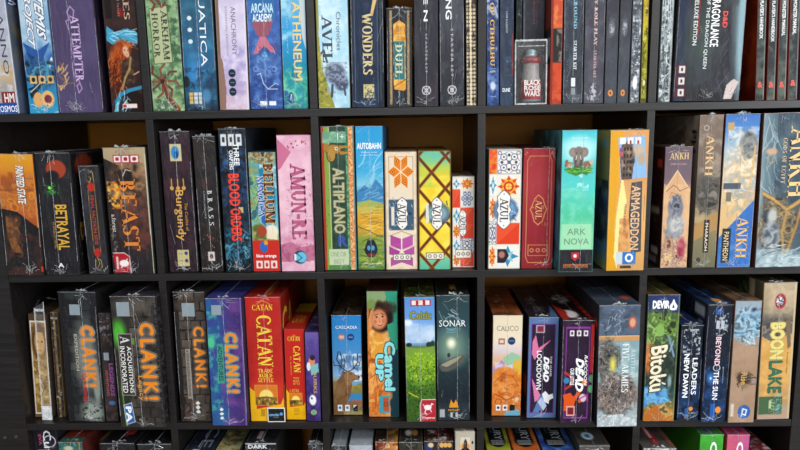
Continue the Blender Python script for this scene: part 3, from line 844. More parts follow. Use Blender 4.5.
game('wonders', 'midnight blue box with large gold seven and gold vertical capitals', '121a28',
     [('g', [(0, '22344e'), (.6, '20354f'), (1, '1a2d48')]), ('h', [(0, '2a3648'), (.07, '2a3648'), (.08, '1f3350'), (.84, '24405f'), (.85, '18222e'), (1, '222c38')]), ('n', '1a2a42', 26, .5, .3), ('q', .10, 0, .115, .97, '6f7880'), ('q', .82, 0, .835, .97, '6f7880'), ('l', [(.92, .1), (.92, .96)], 1.2, '9aa0a0', .5),
      ('p', [(.24, .20), (.84, .20), (.84, .24), (.68, .37), (.60, .37), (.72, .24), (.24, .245)], 'dcbf84'), ('q', .36, .84, .70, .935, 'cfc48c'), ('k', 30, (.38, .85, .68, .93), 6, 0, 1, ['26384a'], 90)],
     [('$WONDERS', .36, .35, .66, .77, 'd8c48c', 1, .012)], wrap=1.0, seam=None)
game('duel', 'short dark box with golden sky panel and teal banner on its spine', '2a2420',
     [('q', 0, 0, 1, 1, '20252c'), ('h', [(0, '2a2a2c'), (.12, '2c2c30'), (.88, '2a3038'), (1, '1c2026')]), ('q', .10, .02, .2, .98, 'a8906c'), ('q', .82, .02, .92, .98, '9c8868'), ('s', 90, (.1, .02, .2, .98), .7, ['5a4838', 'c8b088']), ('s', 90, (.82, .02, .92, .98), .7, ['5a4838', 'c8b088']),
      ('p', [(.26, .16), (.5, .12), (.74, .16), (.76, .82), (.5, .87), (.28, .82)], 'dca040'), ('n', 'f0c868', 12, .5, .2, (.26, .15, .76, .8)), ('n', 'b87828', 10, .62, .15, (.26, .15, .76, .5)), ('q', .28, .33, .72, .72, '2f7a84'), ('l', [(.24, .80), (.5, .76), (.76, .72)], 1.6, '5c3c20'), ('p', [(.26, .82), (.76, .84), (.78, .98), (.26, .98)], '222a36')],
     [('$DUEL', .34, .36, .62, .69, 'd8d2a4', 1, .01), ('THE', .38, .2, .56, .34, 'b88a40', 1)], wrap=.8)
game('alien', 'charcoal box with white spaced capitals and round emblem, right of the short gold one', '1b1b20',
     [('g', [(0, '3c3c44'), (.6, '34353f'), (1, '2c2a34')]), ('n', '4a3a44', 18, .6, .2, (0, .6, 1, .95)), ('n', '30303a', 30, .5, .3), ('o', .5, .89, 8.5, 1.6, 'dcdce0'), ('o', .5, .89, 3.2, 1.2, 'dcdce0'), ('l', [(.36, .865), (.64, .915)], 1.3, 'dcdce0'), ('l', [(.64, .865), (.36, .915)], 1.3, 'dcdce0'), ('l', [(.5, .86), (.5, .92)], 1.3, 'dcdce0')],
     [('A L I E N', .40, .0, .56, .415, 'eceef0', 1, .02), ('S T A R T E R  S E T', .46, .50, .54, .765, 'c8c8d0', 1, .0)], wrap=.8)
game('young', 'charcoal box with white capitals and round emblem, left of the beige lattice spine', '1a1b20',
     [('g', [(0, '3a3c44'), (.35, '4c5058'), (.6, '34363e'), (1, '2c2e36')]), ('n', '50545e', 14, .62, .2), ('o', .5, .89, 8.5, 1.6, 'dcdce0'), ('o', .5, .89, 3.2, 1.2, 'dcdce0'), ('l', [(.36, .865), (.64, .915)], 1.3, 'dcdce0'), ('l', [(.64, .865), (.36, .915)], 1.3, 'dcdce0'), ('l', [(.5, .86), (.5, .92)], 1.3, 'dcdce0')],
     [('YOUNG', .26, .06, .5, .405, 'f0f0f2', 1, .02), ('S T A R T E R  S E T', .46, .47, .55, .795, 'd0d0d6', 1, .0)], wrap=1.2)
game('lattice', 'narrow beige box printed with a dark grid of small squares', '3a3530',
     [('q', 0, 0, 1, 1, 'd8c8a8')] + [('q', .0, v, 1, v + .011, '4a4440', .85) for v in [i * .027 for i in range(37)]] + [('q', .18, 0, .26, 1, '5a5048'), ('q', .62, 0, .70, 1, '5a5048'), ('q', .93, 0, 1, 1, '48423c'), ('n', '2c2a2a', 7, .64, .1), ('q', .36, 0, .5, 1, 'e6d8b8')], [])
game('cthul', 'slim mottled blue book with gold old-style lettering beside the third upright board', '24345c',
     [('g', [(0, '30487c'), (.7, '34508a'), (.74, '4a68a4'), (1, '4a68a8')]), ('n', 'b8c0cc', 9, .56, .12, (0, 0, 1, .62)), ('n', '1e3058', 12, .55, .15), ('n', '7894c4', 12, .62, .15, (0, .7, 1, 1)), ('e', .5, .865, .24, .03, 'c8d4e8', .6), ('l', [(.2, .74), (.8, .74)], 1.2, '9cb0d4'), ('l', [(.3, .94), (.75, .94)], 1, 'a8bcdc')],
     [('$TRAIL OF CTHULHU', .30, .05, .64, .72, 'e0b44c', 1, .008), ('KEEPER', .28, .75, .72, .765, 'dce4ee', 0)], kind='book', wrap=.6, seam=None)
game('core', 'slate blue hardback book with small white type, second book on the top shelf', '222e40',
     [('g', [(0, '2c3a50'), (.7, '2e3c50'), (1, '34485e')]), ('n', '40546c', 14, .6, .15), ('q', .92, .5, 1, .8, '9a3a34'), ('q', .3, .20, .66, .24, 'b8c0cc'), ('s', 26, (.4, .66, 1, .95), .7, ['b0a070', '889090'])],
     [('CORE RULEBOOK', .42, .35, .56, .50, 'b4bcc8', 1), ('DUNE', .2, .88, .74, .905, 'e8eef2', 0, .03)], kind='book', wrap=.5, seam=None)
game('thin', 'very thin black-green book behind the clear blister pack', '141a1a',
     [('q', 0, 0, 1, 1, '1c2424'), ('n', 'a8b0b0', 5, .66, .1), ('n', '344444', 10, .55, .2)], [], kind='book')
game('greybook', 'thick dark grey book with faint red type behind the clear blister pack', '23252c',
     [('g', [(0, '3c3e46'), (.5, '3a3c46'), (1, '2c2e36')]), ('q', 0, 0, .08, 1, '6a6e76'), ('n', '4a4e58', 20, .55, .2)],
     [('RED HORIZON', .46, .05, .56, .40, '8a4444', 1), ('a storytelling game of savage wars', .60, .06, .66, .42, '744040', 1)], kind='book', wrap=.4, seam=None)
game('orange', 'orange and brick red book with a black-and-white band across it', '8a3024',
     [('g', [(0, 'b85038'), (.4, 'c4583a'), (.46, 'd06a3c'), (.47, '2c2a2c'), (.70, '34302e'), (.71, 'c8502c'), (1, 'd0603a')]), ('n', 'e08a50', 9, .56, .15, (0, 0, 1, .45)), ('n', '8a8682', 6, .52, .12, (.5, .47, 1, .7)), ('n', 'a83c28', 10, .6, .15, (0, .72, 1, 1)), ('q', 0, 0, .16, 1, '8c3426')], [],
     L=[('g', [(0, '8c3a30'), (.45, '84342a'), (.46, '201e20'), (.7, '262224'), (.71, 'a04028'), (1, 'a84830')]), ('q', .9, .52, .98, .66, 'b8bcc0')], kind='book')
game('starb', 'blue-black boxed set with pale cyan and white small capitals', '1c222a',
     [('g', [(0, '343c48'), (.6, '303842'), (1, '363c44')]), ('n', '4c5664', 14, .58, .2), ('s', 26, (.04, .1, .2, .95), .7, ['8a9098', '60707c']), ('q', .4, .82, .62, .88, 'dfe3e6'), ('q', .4, .89, .62, .94, '8c9298')],
     [('$STARBOUND', .50, .16, .66, .48, '7cb8d0', 1, .01), ('$STARTER KIT', .50, .56, .66, .76, 'e0e6ea', 1, .01)], wrap=1)
game('frp', 'grey-violet boxed set with cream and pink small vertical capitals', '26242c',
     [('g', [(0, '44444e'), (.5, '444450'), (1, '4c4c58')]), ('n', '5c5c68', 16, .58, .2), ('q', .34, .85, .64, .98, 'b4b8be'), ('n', '3c3c48', 3, .5, .1, (.34, .85, .64, .98))],
     [('$FANTASY ROLE PLAY', .46, .10, .62, .60, 'e0c0b4', 1, .01), ('$STARTER SET', .46, .63, .60, .82, 'cc9c98', 1, .01)], wrap=1.1)
for kk, lb in (('slimA', 'slim near-black book with silver crest and orange dot, left one of two alike'), ('slimB', 'slim near-black book with silver crest and orange dot, right one of two alike')):
    game(kk, lb, '24262a',
     [('g', [(0, '34363c'), (.5, '3a3e46'), (1, '484e56')]), ('n', '4c525c', 16, .58, .2), ('e', .45, .47, .24, .05, 'a8acb0', .6), ('n', '5a5e66', 3, .5, .1, (.2, .40, .7, .54)), ('e', .48, .93, .22, .024, 'd8904c'), ('e', .48, .93, .08, .010, '5c3c24')], [], kind='book', wrap=.9, seam=None)
game('silver', 'narrow silver-grey patterned book beside the yellow-green one', '4a4e54',
     [('q', 0, 0, 1, 1, '848a92'), ('n', '3c424a', 6, .5, .1), ('n', 'dde2e6', 5, .62, .1), ('q', .3, .0, .8, .24, '7c78a0'), ('e', .5, .86, .3, .05, 'e2e6ea', .4)], [('THE GOTHIC TRAVELS', .3, .30, .72, .80, '26343c', 1, .01)], kind='book', wrap=.7, seam=None)
game('yellow', 'very narrow yellow-green book against the fourth upright board', '6c6420',
     [('g', [(0, 'c8a830'), (.35, 'b89c34'), (.5, 'c8bc30'), (.7, '8c8c2c'), (1, 'a09a3c')]), ('n', '4a4c20', 9, .58, .12), ('n', 'e8e068', 6, .66, .12), ('e', .5, .86, .3, .022, 'd8d8a0', .4)], [], kind='book')
game('holo', 'silvery shrink-wrapped box edge left of the large black dragon box', '5a6264',
     [('q', 0, 0, 1, 1, '6c7678'), ('n', '2c3232', 6, .5, .12), ('n', 'e0e8ea', 5, .58, .1), ('k', 60, (0, 0, 1, 1), 30, 88, 1.2, ['e8f0f2', '3a4242', 'a8b8bc', 'c8d4d8'], 5), ('q', .82, 0, 1, 1, 'cfd8dc', .7)], [], wrap=1.2)
game('dragon', 'widest box on the top shelf, black with white vertical title and red mark', '1a1a20',
     [('g', [(0, '26262c'), (.6, '282a30'), (1, '1e1c22')]), ('p', [(0, 0), (.16, 0), (.14, 1), (0, 1)], '1c2a44'), ('e', .36, .62, .22, .20, '3a4a44', 1.2), ('e', .92, .35, .10, .5, '5a6c70', .9), ('e', 1.0, .4, .10, .6, '8ca8b4', .6), ('n', '3a4048', 26, .6, .2, (.1, .1, .9, .95)), ('k', 16, (.5, .5, .9, .9), 30, 120, .8, ['5c6470', '484e58']),
      ('l', [(.315, 0), (.31, .60)], 2.0, 'a01c20'), ('p', [(.76, .99), (.80, .90), (.90, .86), (.98, .88), (.93, .93), (.88, .99)], 'c8bcb8'), ('k', 8, (.8, .88, .95, .98), 8, 110, .8, ['e4dcd8', '7a6c6c'])] +
     [('q', .01, v, .17, v + .062, '5c2030') for v in (.765, .84, .915)] + [('q', .06, v + .008, .15, v + .054, 'd8d6d2') for v in (.765, .84, .915)] + [('q', .09, v + .02, .12, v + .042, '2a2a30') for v in (.765, .84, .915)],
     [('DRAGONLANCE', .50, .325, .62, .65, 'f0f0f0', 1, .02), ('OF THE DRAGON QUEEN', .41, .34, .47, .79, 'd0d8d8', 1, .01), ('DELUXE EDITION', .24, .33, .30, .64, 'd8dcdc', 1, .01), ('D&D', .67, .43, .735, .53, 'd83028', 1, .03)], wrap=.8, seam=None)
bookop = lambda base: [('g', [(0, base), (.7, base), (1, '5c6458')]), ('n', '5e6a60', 12, .58, .2), ('n', '20262a', 14, .6, .2), ('q', .9, 0, 1, 1, 'a8b0b0', .6)]
game('phb1', 'slim grey-green rulebook with red ampersand, first right of the dark red gap', '5c1c10', bookop('454c48'), [("PLAYER'S HANDBOOK", .26, .31, .66, .57, 'eef0ee', 1, .02), ('&', .22, .87, .72, .91, 'd8402c', 0, .03)], kind='book', L=[('g', [(0, '8a3018'), (.5, '6c2414'), (1, '5c1c14')]), ('n', 'a84420', 40, .55, .3), ('q', .10, 0, .3, 1, '24120e', .7)])
game('phb2', 'slim charcoal rulebook with red ampersand, second right of the dark red gap', '6a2418', bookop('303438'), [("PLAYER'S HANDBOOK", .3, .31, .68, .59, 'eef0ee', 1, .02), ('&', .2, .87, .74, .91, 'd8402c', 0, .03)], kind='book')
game('dmg', 'slim mottled rulebook with red ampersand, third right of the dark red gap', '7a3428', bookop('3c4444'), [('MONSTER MANUAL', .28, .31, .66, .55, 'eef0ee', 1, .02), ('&', .22, .87, .72, .91, 'd8402c', 0, .03)], kind='book')
game('mm', 'slim dark rulebook with red ampersand, fourth right of the dark red gap', '7a2c24', bookop('2c3036'), [('MONSTER MANUAL', .3, .31, .66, .54, 'eef0ee', 1, .02), ('&', .24, .86, .74, .90, 'd8402c', 0, .03)], kind='book')
game('mm2', 'sliver of a violet-grey rulebook cut by the right edge of the picture', '4a3c58', bookop('4c4660'), [('&', .24, .86, .74, .90, 'd8402c', 0, .03)], kind='book')

# clear blister pack standing in front of the grey book
bx, bz = .0685, SHELF_TOP[1] + .0005
bl = empty('blister_pack', (bx, .0, bz), (0, -.006, 0))
tag(bl, 'small clear plastic pack with a red-labelled canister, standing before grey books', 'blister pack')
W_, H_, D_ = .066, .131, .045
bm = bmesh.new()
t_ = .0012
for a in ((0, t_, 0, D_, 0, H_), (W_ - t_, W_, 0, D_, 0, H_), (t_, W_ - t_, 0, t_, 0, H_), (t_, W_ - t_, 0, D_, H_ - t_, H_), (t_, W_ - t_, 0, D_, 0, t_)):
    add_box(bm, *a, .0004)
bm_obj('clear_shell', bm, film_mat(.025, .06, 'clear_plastic'), bl)
bm = bmesh.new()
for a in ((0, .0025, -.001, .0015, 0, H_), (W_ - .0025, W_, -.001, .0015, 0, H_), (0, W_, -.001, .0015, H_ - .004, H_), (0, W_, -.001, .0015, 0, .003), (.006, W_ - .004, -.001, .0004, H_ - .014, H_ - .0125)):
    add_box(bm, *a, .0003)
bm_obj('shell_rim', bm, film_mat(.35, .1, 'clear_rim'), bl)
bm = bmesh.new()
prof = [(0, .006), (.019, .006), (.021, .010), (.021, .048), (.018, .054), (.0165, .078), (.0175, .084), (.021, .088), (.021, .095), (.012, .099), (.010, .106), (.012, .109), (.006, .114), (0, .115)]
n = 24
rings = [[bm.verts.new((.037 + r * math.cos(2 * math.pi * i / n), .023 + r * math.sin(2 * math.pi * i / n), z)) for i in range(n)] for r, z in prof if r > 0]
for k in range(len(rings) - 1):
    for i in range(n):
        f = bm.faces.new((rings[k][i], rings[k][(i + 1) % n], rings[k + 1][(i + 1) % n], rings[k + 1][i]))
        zc = (rings[k][0].co.z + rings[k + 1][0].co.z) / 2
        f.material_index = 1 if .008 < zc < .05 else (2 if .085 < zc < .097 else (3 if .012 < zc < .09 else 0)); f.smooth = True
bm.faces.new(rings[0][::-1]); bm.faces.new(rings[-1])
can = bm_obj('canister', bm, [mat('8aa0a4', .3, .1, metal=.3, key='can'), mat('98101c', .4, .15, key='can'), mat('7a2428', .35, .1, key='can'), mat('8c8886', .3, .25, key='can')], bl)
lettering(bl, W_, H_, D_, ('BLACK', .30, .62, .80, .70, 'e8dcd8', 0, .03), name='label_lettering').location.y = .0005
lettering(bl, W_, H_, D_, ('ROSE', .30, .71, .80, .78, 'e8dcd8', 0, .03), name='label_lettering').location.y = .0005
lettering(bl, W_, H_, D_, ('WARS', .30, .79, .78, .87, 'e8dcd8', 0, .03), name='label_lettering').location.y = .0005
boxobj('dark_back_sheet', mat('1c1416', .5, .2, key='card'), bl, .003, W_ - .003, D_ - .002, D_ - .001, .002, H_ - .002)  # dark sheet added at the back to darken the pack's interior
# ---------------------------------------------------------------- second shelf
game('battle', 'orange box with black lower half at the far left of the second shelf', '241c1a',
     [('g', [(0, 'e0a428'), (.12, 'd8942a'), (.2, 'c87028'), (.5, 'b85c28'), (1, '2c2020')]), ('m', 10, ['9c5424', 'd08838', 'b86c2c', 'e09c40', 'a85c28'], (.5, .33, .8, .16), .85, .4), ('q', 0, .28, 1, .3, '8c4c22', .6), ('q', 0, .19, 1, .2, '9c5420', .6),
      ('p', [(0, .44), (.45, .47), (.8, .56), (1, .60), (1, 1), (0, 1)], '231d1e'), ('n', '4a2c24', 18, .55, .2, (0, .65, 1, 1)), ('n', 'b8762c', 9, .44, .1, (.14, .52, .42, .72)), ('p', [(.1, .5), (.35, .54), (.46, .64), (.36, .72), (.5, .82), (.2, .8), (.1, .66)], '8c5c2c', ), ('n', '5c3c28', 8, .5, .15, (.1, .5, .5, .85)), ('q', .96, .0, 1, .6, 'd88a30')],
     [('PAINTED STATE', .50, .10, .70, .40, 'f2efe8', 1, .03, '181414', .3)], wrap=1, seam=.62,
     stickers=[(.955, .92, .999, .965, 'c83424')])
game('betray', 'black box with narrow golden title, red moon and green scribble', '17171a',
     [('q', 0, 0, 1, 1, '212024'), ('n', '2c2a30', 20, .55, .3), ('e', .58, .13, .30, .075, 'a8482c', .2), ('e', .46, .185, .2, .045, '212024', .3), ('k', 26, (.16, .24, .62, .34), 8, 90, 1.0, ['2a9a3c', '1c6a2c', '58d850'], 60), ('e', .34, .28, .05, .012, '8cf060'), ('k', 8, (.5, .3, .8, .46), 8, 90, .7, ['5c3c2c'])],
     [('BETRAYAL', .46, .42, .78, .79, 'd8a838', 1, .02), ('AT HOUSE ON THE HILL', .34, .56, .42, .78, 'a8823c', 1, .01), ('A', .40, .90, .56, .935, 'f0f0f0', 0, .03)],
     R=[('q', 0, 0, 1, 1, '17161a'), ('e', .18, .12, .13, .11, '7c3222', .2), ('n', '242228', 30, .55, .3)], RT=[('B', .06, .58, .13, .72, '8a6c28', 1, .02)], wrap=.8, seam=.42)
game('flip', 'slim short black box with gold curls and red dots around red type', '1c1c20',
     [('q', 0, 0, 1, 1, '2e2e33'), ('l', [(.36, .22), (.36, .80)], 1.2, 'c8a448'), ('l', [(.72, .14), (.72, .80)], 1.2, 'c8a448'), ('l', [(.72, .14), (.70, .06), (.5, .04), (.34, .07), (.34, .13), (.5, .15), (.58, .11), (.46, .09)], 1.4, 'd0b060'), ('e', .54, .19, .18, .042, 'b83028'), ('e', .54, .80, .18, .042, 'b83028'), ('l', [(.40, .86), (.36, .93), (.54, .97), (.72, .93), (.68, .87), (.54, .86)], 1.3, 'd0b060'), ('l', [(.50, .84), (.6, .9), (.48, .94)], 1.1, 'd0b060'), ('n', '3c3c44', 14, .58, .2)],
     [('FINAL FACTION SIDE', .46, .27, .62, .72, 'b03a30', 1, .02)], wrap=.6, seam=None)
game('beast', 'dark box with large orange vertical letters and a roaring animal on pale sky', '1c1818',
     [('g', [(0, 'b8a684'), (.15, 'b09a78'), (.3, '5c4434'), (.5, '3a2c2c'), (1, '262228')]), ('p', [(0, .08), (.5, .16), (.62, .3), (.3, .42), (0, .46)], '2c2422'), ('e', .55, .22, .26, .10, '6c5440', .6), ('m', 14, ['2c201c', '7c5c44', 'a8845c', '4a3428', 'b89470'], (.55, .28, .44, .20), .85, .6), ('k', 34, (.2, .14, .95, .7), 30, 65, .8, ['8a6a4c', '4a3428', 'b08c64', 'a05a3c', '2c201c']), ('m', 12, ['2c2224', '6c4038', '3c2c2c', '54342c'], (.7, .6, .4, .2), .8, .8), ('e', .52, .21, .12, .05, '221a18', .3), ('l', [(.42, .22), (.5, .17), (.62, .18)], 1.6, 'e8dcc0'),
      ('n', 'e08a28', 9, .5, .12, (.02, .26, .34, .48)), ('n', 'f4c050', 6, .58, .1, (.04, .28, .3, .46)), ('n', '6c3c34', 12, .52, .2, (.5, .4, 1, .8)), ('q', 0, .42, .10, .7, '2c2624'), ('n', '7c7468', 5, .6, .1, (.02, .6, .16, .88)), ('p', [(.97, .05), (1, .05), (1, 1), (.975, 1)], 'c8c8a8'),
      ('q', .22, .055, .84, .12, 'a82430'), ('q', .24, .062, .40, .112, 'ece4e0'), ('q', .44, .062, .60, .112, 'ece4e0'), ('q', .64, .062, .82, .112, 'ece4e0'), ('q', .28, .075, .36, .10, 'a82430'), ('e', .52, .087, .05, .016, 'a82430'), ('e', .73, .087, .05, .016, 'a82430'),
      ('p', [(.03, .83), (.30, .83), (.42, .86), (.44, .99), (.05, .99)], 'b02430'), ('l', [(.03, .83), (.30, .83), (.42, .86), (.44, .99)], 1.4, 'f0e8e4'), ('e', .28, .915, .12, .028, 'f0ece8', .3), ('l', [(.2, .95), (.3, .91), (.36, .88)], 2.2, 'f0ece8'), ('q', .09, .86, .14, .96, 'f0ece8', .8)],
     [('$BEAST', .32, .245, .70, .81, 'd8802c', 1), ('a.forest', .08, .52, .18, .66, 'd8d0c8', 1)], wrap=1.1, seam=.42)
game('burg', 'plum box with gold script title and a small blue badge near the top', '231820',
     [('g', [(0, '342c34'), (.4, '38242e'), (.7, '302028'), (1, '2a1c24')]), ('n', '4a2c38', 18, .55, .25), ('n', '242028', 16, .6, .2), ('q', .30, .085, .70, .205, 'cfc49c'), ('e', .48, .145, .14, .045, '3c8cc8', .3), ('e', .52, .16, .07, .025, '1c4c88', .3),
      ('q', .30, .84, .72, .96, 'c8bc88'), ('e', .62, .865, .06, .014, '3c4c7c'), ('e', .62, .92, .06, .014, '3c4c7c'), ('l', [(.36, .87), (.5, .87)], 1, '6a5c3c'), ('l', [(.36, .92), (.5, .92)], 1, '6a5c3c')] + [('l', [(u, .33), (u, .39)], 2.2, 'c89c48') for u in (.28, .50, .70)] + [('e', u, .395, .07, .014, 'd0a450') for u in (.28, .50, .70)],
     [('Burgundy', .32, .41, .66, .77, 'd8a448', 1, .01), ('The Castles of', .68, .50, .78, .70, 'c89440', 1, .0)], wrap=1)
game('brass', 'narrow near-black box with small silver capitals and faint ember sparks', '1a1818',
     [('g', [(0, '2e2b2c'), (.5, '262324'), (1, '2c2422')]), ('n', '3c3432', 16, .58, .2), ('e', .45, .34, .18, .04, '4a2c28', .8), ('k', 14, (.1, .1, .9, .5), 14, 60, .8, ['5c4c44', '483834']), ('s', 14, (.1, .6, .9, .95), .9, ['b85c30', '7c3c24', 'd88a50']), ('e', .46, .74, .05, .01, 'b84028'), ('q', .34, .85, .66, .92, 'd0ccc8'), ('e', .5, .885, .08, .02, '6c2c2c')],
     [('$B R A S S', .50, .39, .72, .65, 'd0d0d0', 1, -.005), ('LANCASHIRE', .32, .40, .39, .60, '9a9a9a', 1), ('rolling', .36, .12, .50, .24, '5c4848', 1)], wrap=1)
game('blood', 'tall dark navy box with dripping red letters and icy blue thorns below', '141c26',
     [('g', [(0, '1e2a3c'), (.3, '1c3050'), (.5, '202c34'), (.75, '1c4460'), (1, '141e28')]), ('m', 11, ['101c2c', '2c5484', '1c3450', '3c6c9c', '18283c'], (.5, .34, .7, .22), .9, .4), ('m', 7, ['0c1820', '3c88a8', '143444', '6cb8cc', '1c5068'], (.5, .82, .6, .13), .9, .4), ('n', '10161e', 12, .55, .15), ('k', 12, (.05, .66, .95, .94), 20, 70, 1.3, ['5cb4d0', '2a6c8c', '98d4e4', '10202c'], 50), ('k', 8, (.2, .1, .95, .5), 16, 100, 1, ['3a70a8', '18304c'], 40), ('q', .6, .54, .78, .58, 'c8bc88')] +
     [('q', u, .035, u + .22, .115, 'dcdfe0') for u in (.06, .35, .64)] + [('q', u + .06, .055, u + .16, .09, '3c4048') for u in (.06, .35, .64)],
     [('BLOOD', .30, .31, .66, .53, 'e03c2c', 1, .045, '180c0c'), ('ORDERS', .30, .55, .66, .775, 'e03c2c', 1, .045, '180c0c'), ('THREE', .54, .10, .72, .25, 'eef2f4', 1, .03), ('CHAPTERS', .36, .15, .50, .28, 'eef2f4', 1, .03)], wrap=1)
game('bellum', 'colourful fantasy box with brown vertical title, blue ribbon and red foot', '2f5568',
     [('g', [(0, '8cb4a4'), (.15, '5aa4bc'), (.4, '5cb4c8'), (.62, '88c0c8'), (.75, '9a9c58'), (1, 'b83028')]), ('m', 7, ['2c2c28', 'b89458', '6c5c3c', 'd8c8a0', '3c3c34'], (.5, .03, .6, .06), .9, .3), ('m', 8, ['4c7c3c', 'b8a850', '5c9ca0', 'a8c070', '3c6c7c'], (.12, .35, .22, .28), .95, .4), ('n', 'f0ece0', 10, .55, .15, (.4, .1, 1, .3)),
      ('p', [(.35, .14), (.75, .10), (.95, .3), (.9, .62), (.6, .6), (.5, .4)], '2c88a8', ), ('p', [(.36, .28), (.5, .26), (.55, .62), (.38, .58)], '3c6cac'), ('e', .3, .66, .25, .06, '5c8c3c', .4), ('m', 6, ['7c3c24', 'b8683c', '4c6c34', 'd0a060'], (.3, .66, .3, .07), .9, .4), ('e', .75, .66, .25, .06, 'e8e4d8', .4), ('p', [(.55, .72), (.62, .6), (.70, .68), (.8, .58), (.86, .7), (.95, .66), (.95, .73)], 'e8dcc0'), ('e', .38, .66, .18, .045, 'a84c38', .3),
      ('q', 0, .735, 1, 1, 'c8352c'), ('e', .42, .79, .15, .05, '3470c0'), ('e', .50, .755, .08, .02, 'e0a030'), ('q', .10, .91, .34, .975, 'e8d8d4'), ('q', .40, .91, .60, .975, 'e8d8d4'), ('q', .66, .91, .90, .975, 'e8d8d4'), ('e', .22, .945, .06, .02, 'c8352c'), ('e', .5, .945, .05, .02, 'c8352c'), ('e', .78, .945, .06, .02, 'c8352c')],
     [('$BELLUM', .54, .09, .86, .59, '6c3c1c', 1, .02, 'd8b878'), ('$MAGICA', .30, .20, .50, .54, '3a68b0', 1, .02, 'f0f0f0'), ('blue orange', .14, .85, .86, .885, 'f4f0ee', 0, .03)])
game('amun', 'pale pink box with large rose capitals and faint carved reliefs', 'b07a8c',
     [('g', [(0, 'dca8be'), (.3, 'e8bccc'), (.6, 'e2b4c6'), (.8, 'd090ac'), (.88, 'dca4ba'), (1, 'dcb0c4')]), ('n', 'eecad6', 16, .55, .25), ('p', [(0, .03), (.04, .03), (.40, .12), (.08, .235), (0, .25)], 'cc7898'), ('k', 40, (.22, .24, .34, .76), 5, 0, .8, ['b8809a', 'cc94aa'], 80), ('k', 40, (.82, .24, .95, .76), 5, 0, .8, ['b8809a', 'cc94aa'], 80), ('p', [(0, .80), (.3, .78), (.6, .82), (1, .80), (1, .92), (0, .93)], 'c07894'), ('n', 'a85c7c', 7, .56, .12, (0, .79, 1, .93)),
      ('s', 14, (.25, .04, .85, .09), 1.3, ['a03048', 'b85068']), ('e', .56, .895, .20, .05, '2c4858', .2), ('e', .60, .895, .16, .04, '6cc0dc', .2), ('l', [(.48, .87), (.62, .9), (.5, .92)], 1.5, '1c2c38'), ('q', .38, .87, .45, .92, 'e4e4e8')],
     [('$AMUN-RE', .37, .205, .78, .755, 'b4587c', 1, .035)])
game('alti', 'dark green box with pale outlined vertical title and a brown alpaca head', '223c2a',
     [('q', 0, 0, 1, 1, '36584a'), ('n', '24402f', 16, .5, .3), ('q', 0, 0, .08, 1, 'b8402c'), ('q', .08, 0, .24, 1, '86a84c'), ('q', .22, 0, .245, 1, 'd0d0a0'), ('q', .74, 0, .82, 1, '2f7a54'), ('q', .82, 0, .97, 1, 'd88a4c'), ('n', '8cb890', 3, .5, .1, (.74, .2, .82, .98)), ('n', 'f0cc98', 2.6, .5, .1, (.83, 0, .97, 1)), ('n', 'b85830', 2.6, .62, .1, (.83, 0, .97, 1)), ('q', .97, 0, 1, 1, '50a0a8'),
      ('q', .04, .035, .76, .11, '70a488'), ('n', '9cc4a8', 8, .55, .2, (.04, .035, .76, .11)), ('s', 14, (.10, .4, .20, .98), .9, ['3c5a24', '2c4818']),
      ('e', .36, .155, .27, .038, '4a3820', .15), ('e', .30, .195, .15, .05, '4a3820', .15), ('e', .36, .155, .24, .032, 'b0863c', .2), ('e', .30, .195, .12, .042, 'b89048', .2), ('e', .14, .14, .08, .03, 'a8803c', .2), ('p', [(.56, .128), (.84, .130), (.84, .146), (.56, .148)], 'b0863c'), ('p', [(.56, .168), (.84, .172), (.84, .188), (.56, .19)], 'b0863c'), ('e', .46, .15, .05, .012, 'f0e8d0'), ('e', .46, .15, .025, .006, '201810'), ('l', [(.22, .20), (.28, .225)], 1.2, '4a3418'),
      ('q', .14, .85, .76, .965, 'c4d2b0'), ('q', .12, .965, .74, 1, '5c8c4c')],
     [('ALTIPLANO', .34, .285, .66, .735, 'b8b48c', 1, .02, '6c6c44'), ('ONE OR', .20, .865, .68, .90, '8ca07c', 0), ('BEST', .30, .92, .62, .95, '8ca07c', 0), ('R', .46, .755, .70, .825, '2c4c9c', 0, .05), ('1+', .50, .05, .70, .095, 'dce8dc', 0, .01)], wrap=.5)
game('auto', 'sky blue box with small white title, painted hills and golden fields', '2c5c7c',
     [('g', [(0, '2ca0d4'), (.3, '44acd8'), (.40, '8cc8dc'), (.45, '5c9cc4'), (.50, '4c88b0'), (.54, 'b8c070'), (.62, 'd8a838'), (.72, 'c89c38'), (.78, '8c9c48'), (1, '64883c')]), ('k', 20, (0, .25, 1, .42), 36, -50, 2.2, ['7cc0dc', '60b4dc', 'a4d4e4']), ('p', [(0, .45), (.28, .40), (.5, .43), (.72, .36), (1, .42), (1, .55), (0, .53)], '4488b8'), ('k', 24, (0, .42, 1, .51), 18, -30, 2, ['2c6c9c', '78b0d0', '5c98bc']), ('p', [(0, .52), (.5, .505), (1, .53), (1, .56), (0, .55)], '9cb468'), ('k', 70, (0, .54, 1, .76), 30, -6, 1.6, ['e8b830', 'b88828', 'd0c060', 'f0c850', '9c8c3c', 'e0a028'], 8), ('k', 60, (0, .74, 1, .99), 18, -6, 1.8, ['4c7c34', '7ca044', 'a8b450', '38602c', 'c0b040']), ('l', [(0, .69), (.5, .73), (.9, .77)], 2, '606c54'),
      ('p', [(.30, .82), (.36, .79), (.62, .79), (.70, .82), (.76, .86), (.68, .89), (.60, .91), (.38, .91), (.30, .89), (.22, .86)], '203040'), ('e', .41, .845, .06, .018, '5c9cc0'), ('e', .57, .845, .06, .018, '5c9cc0'), ('q', .38, .885, .62, .905, '8c2c2c'), ('k', 8, (.1, .95, .9, .97), 8, 0, 1.2, ['e4e8e0'])],
     [('AUTOBAHN', .06, .115, .92, .155, 'f4f8fa', 0, .03), ('the new order', .2, .172, .8, .182, 'dcecf4', 0), ('around Europe', .16, .192, .84, .202, 'dcecf4', 0)], wrap=.4)
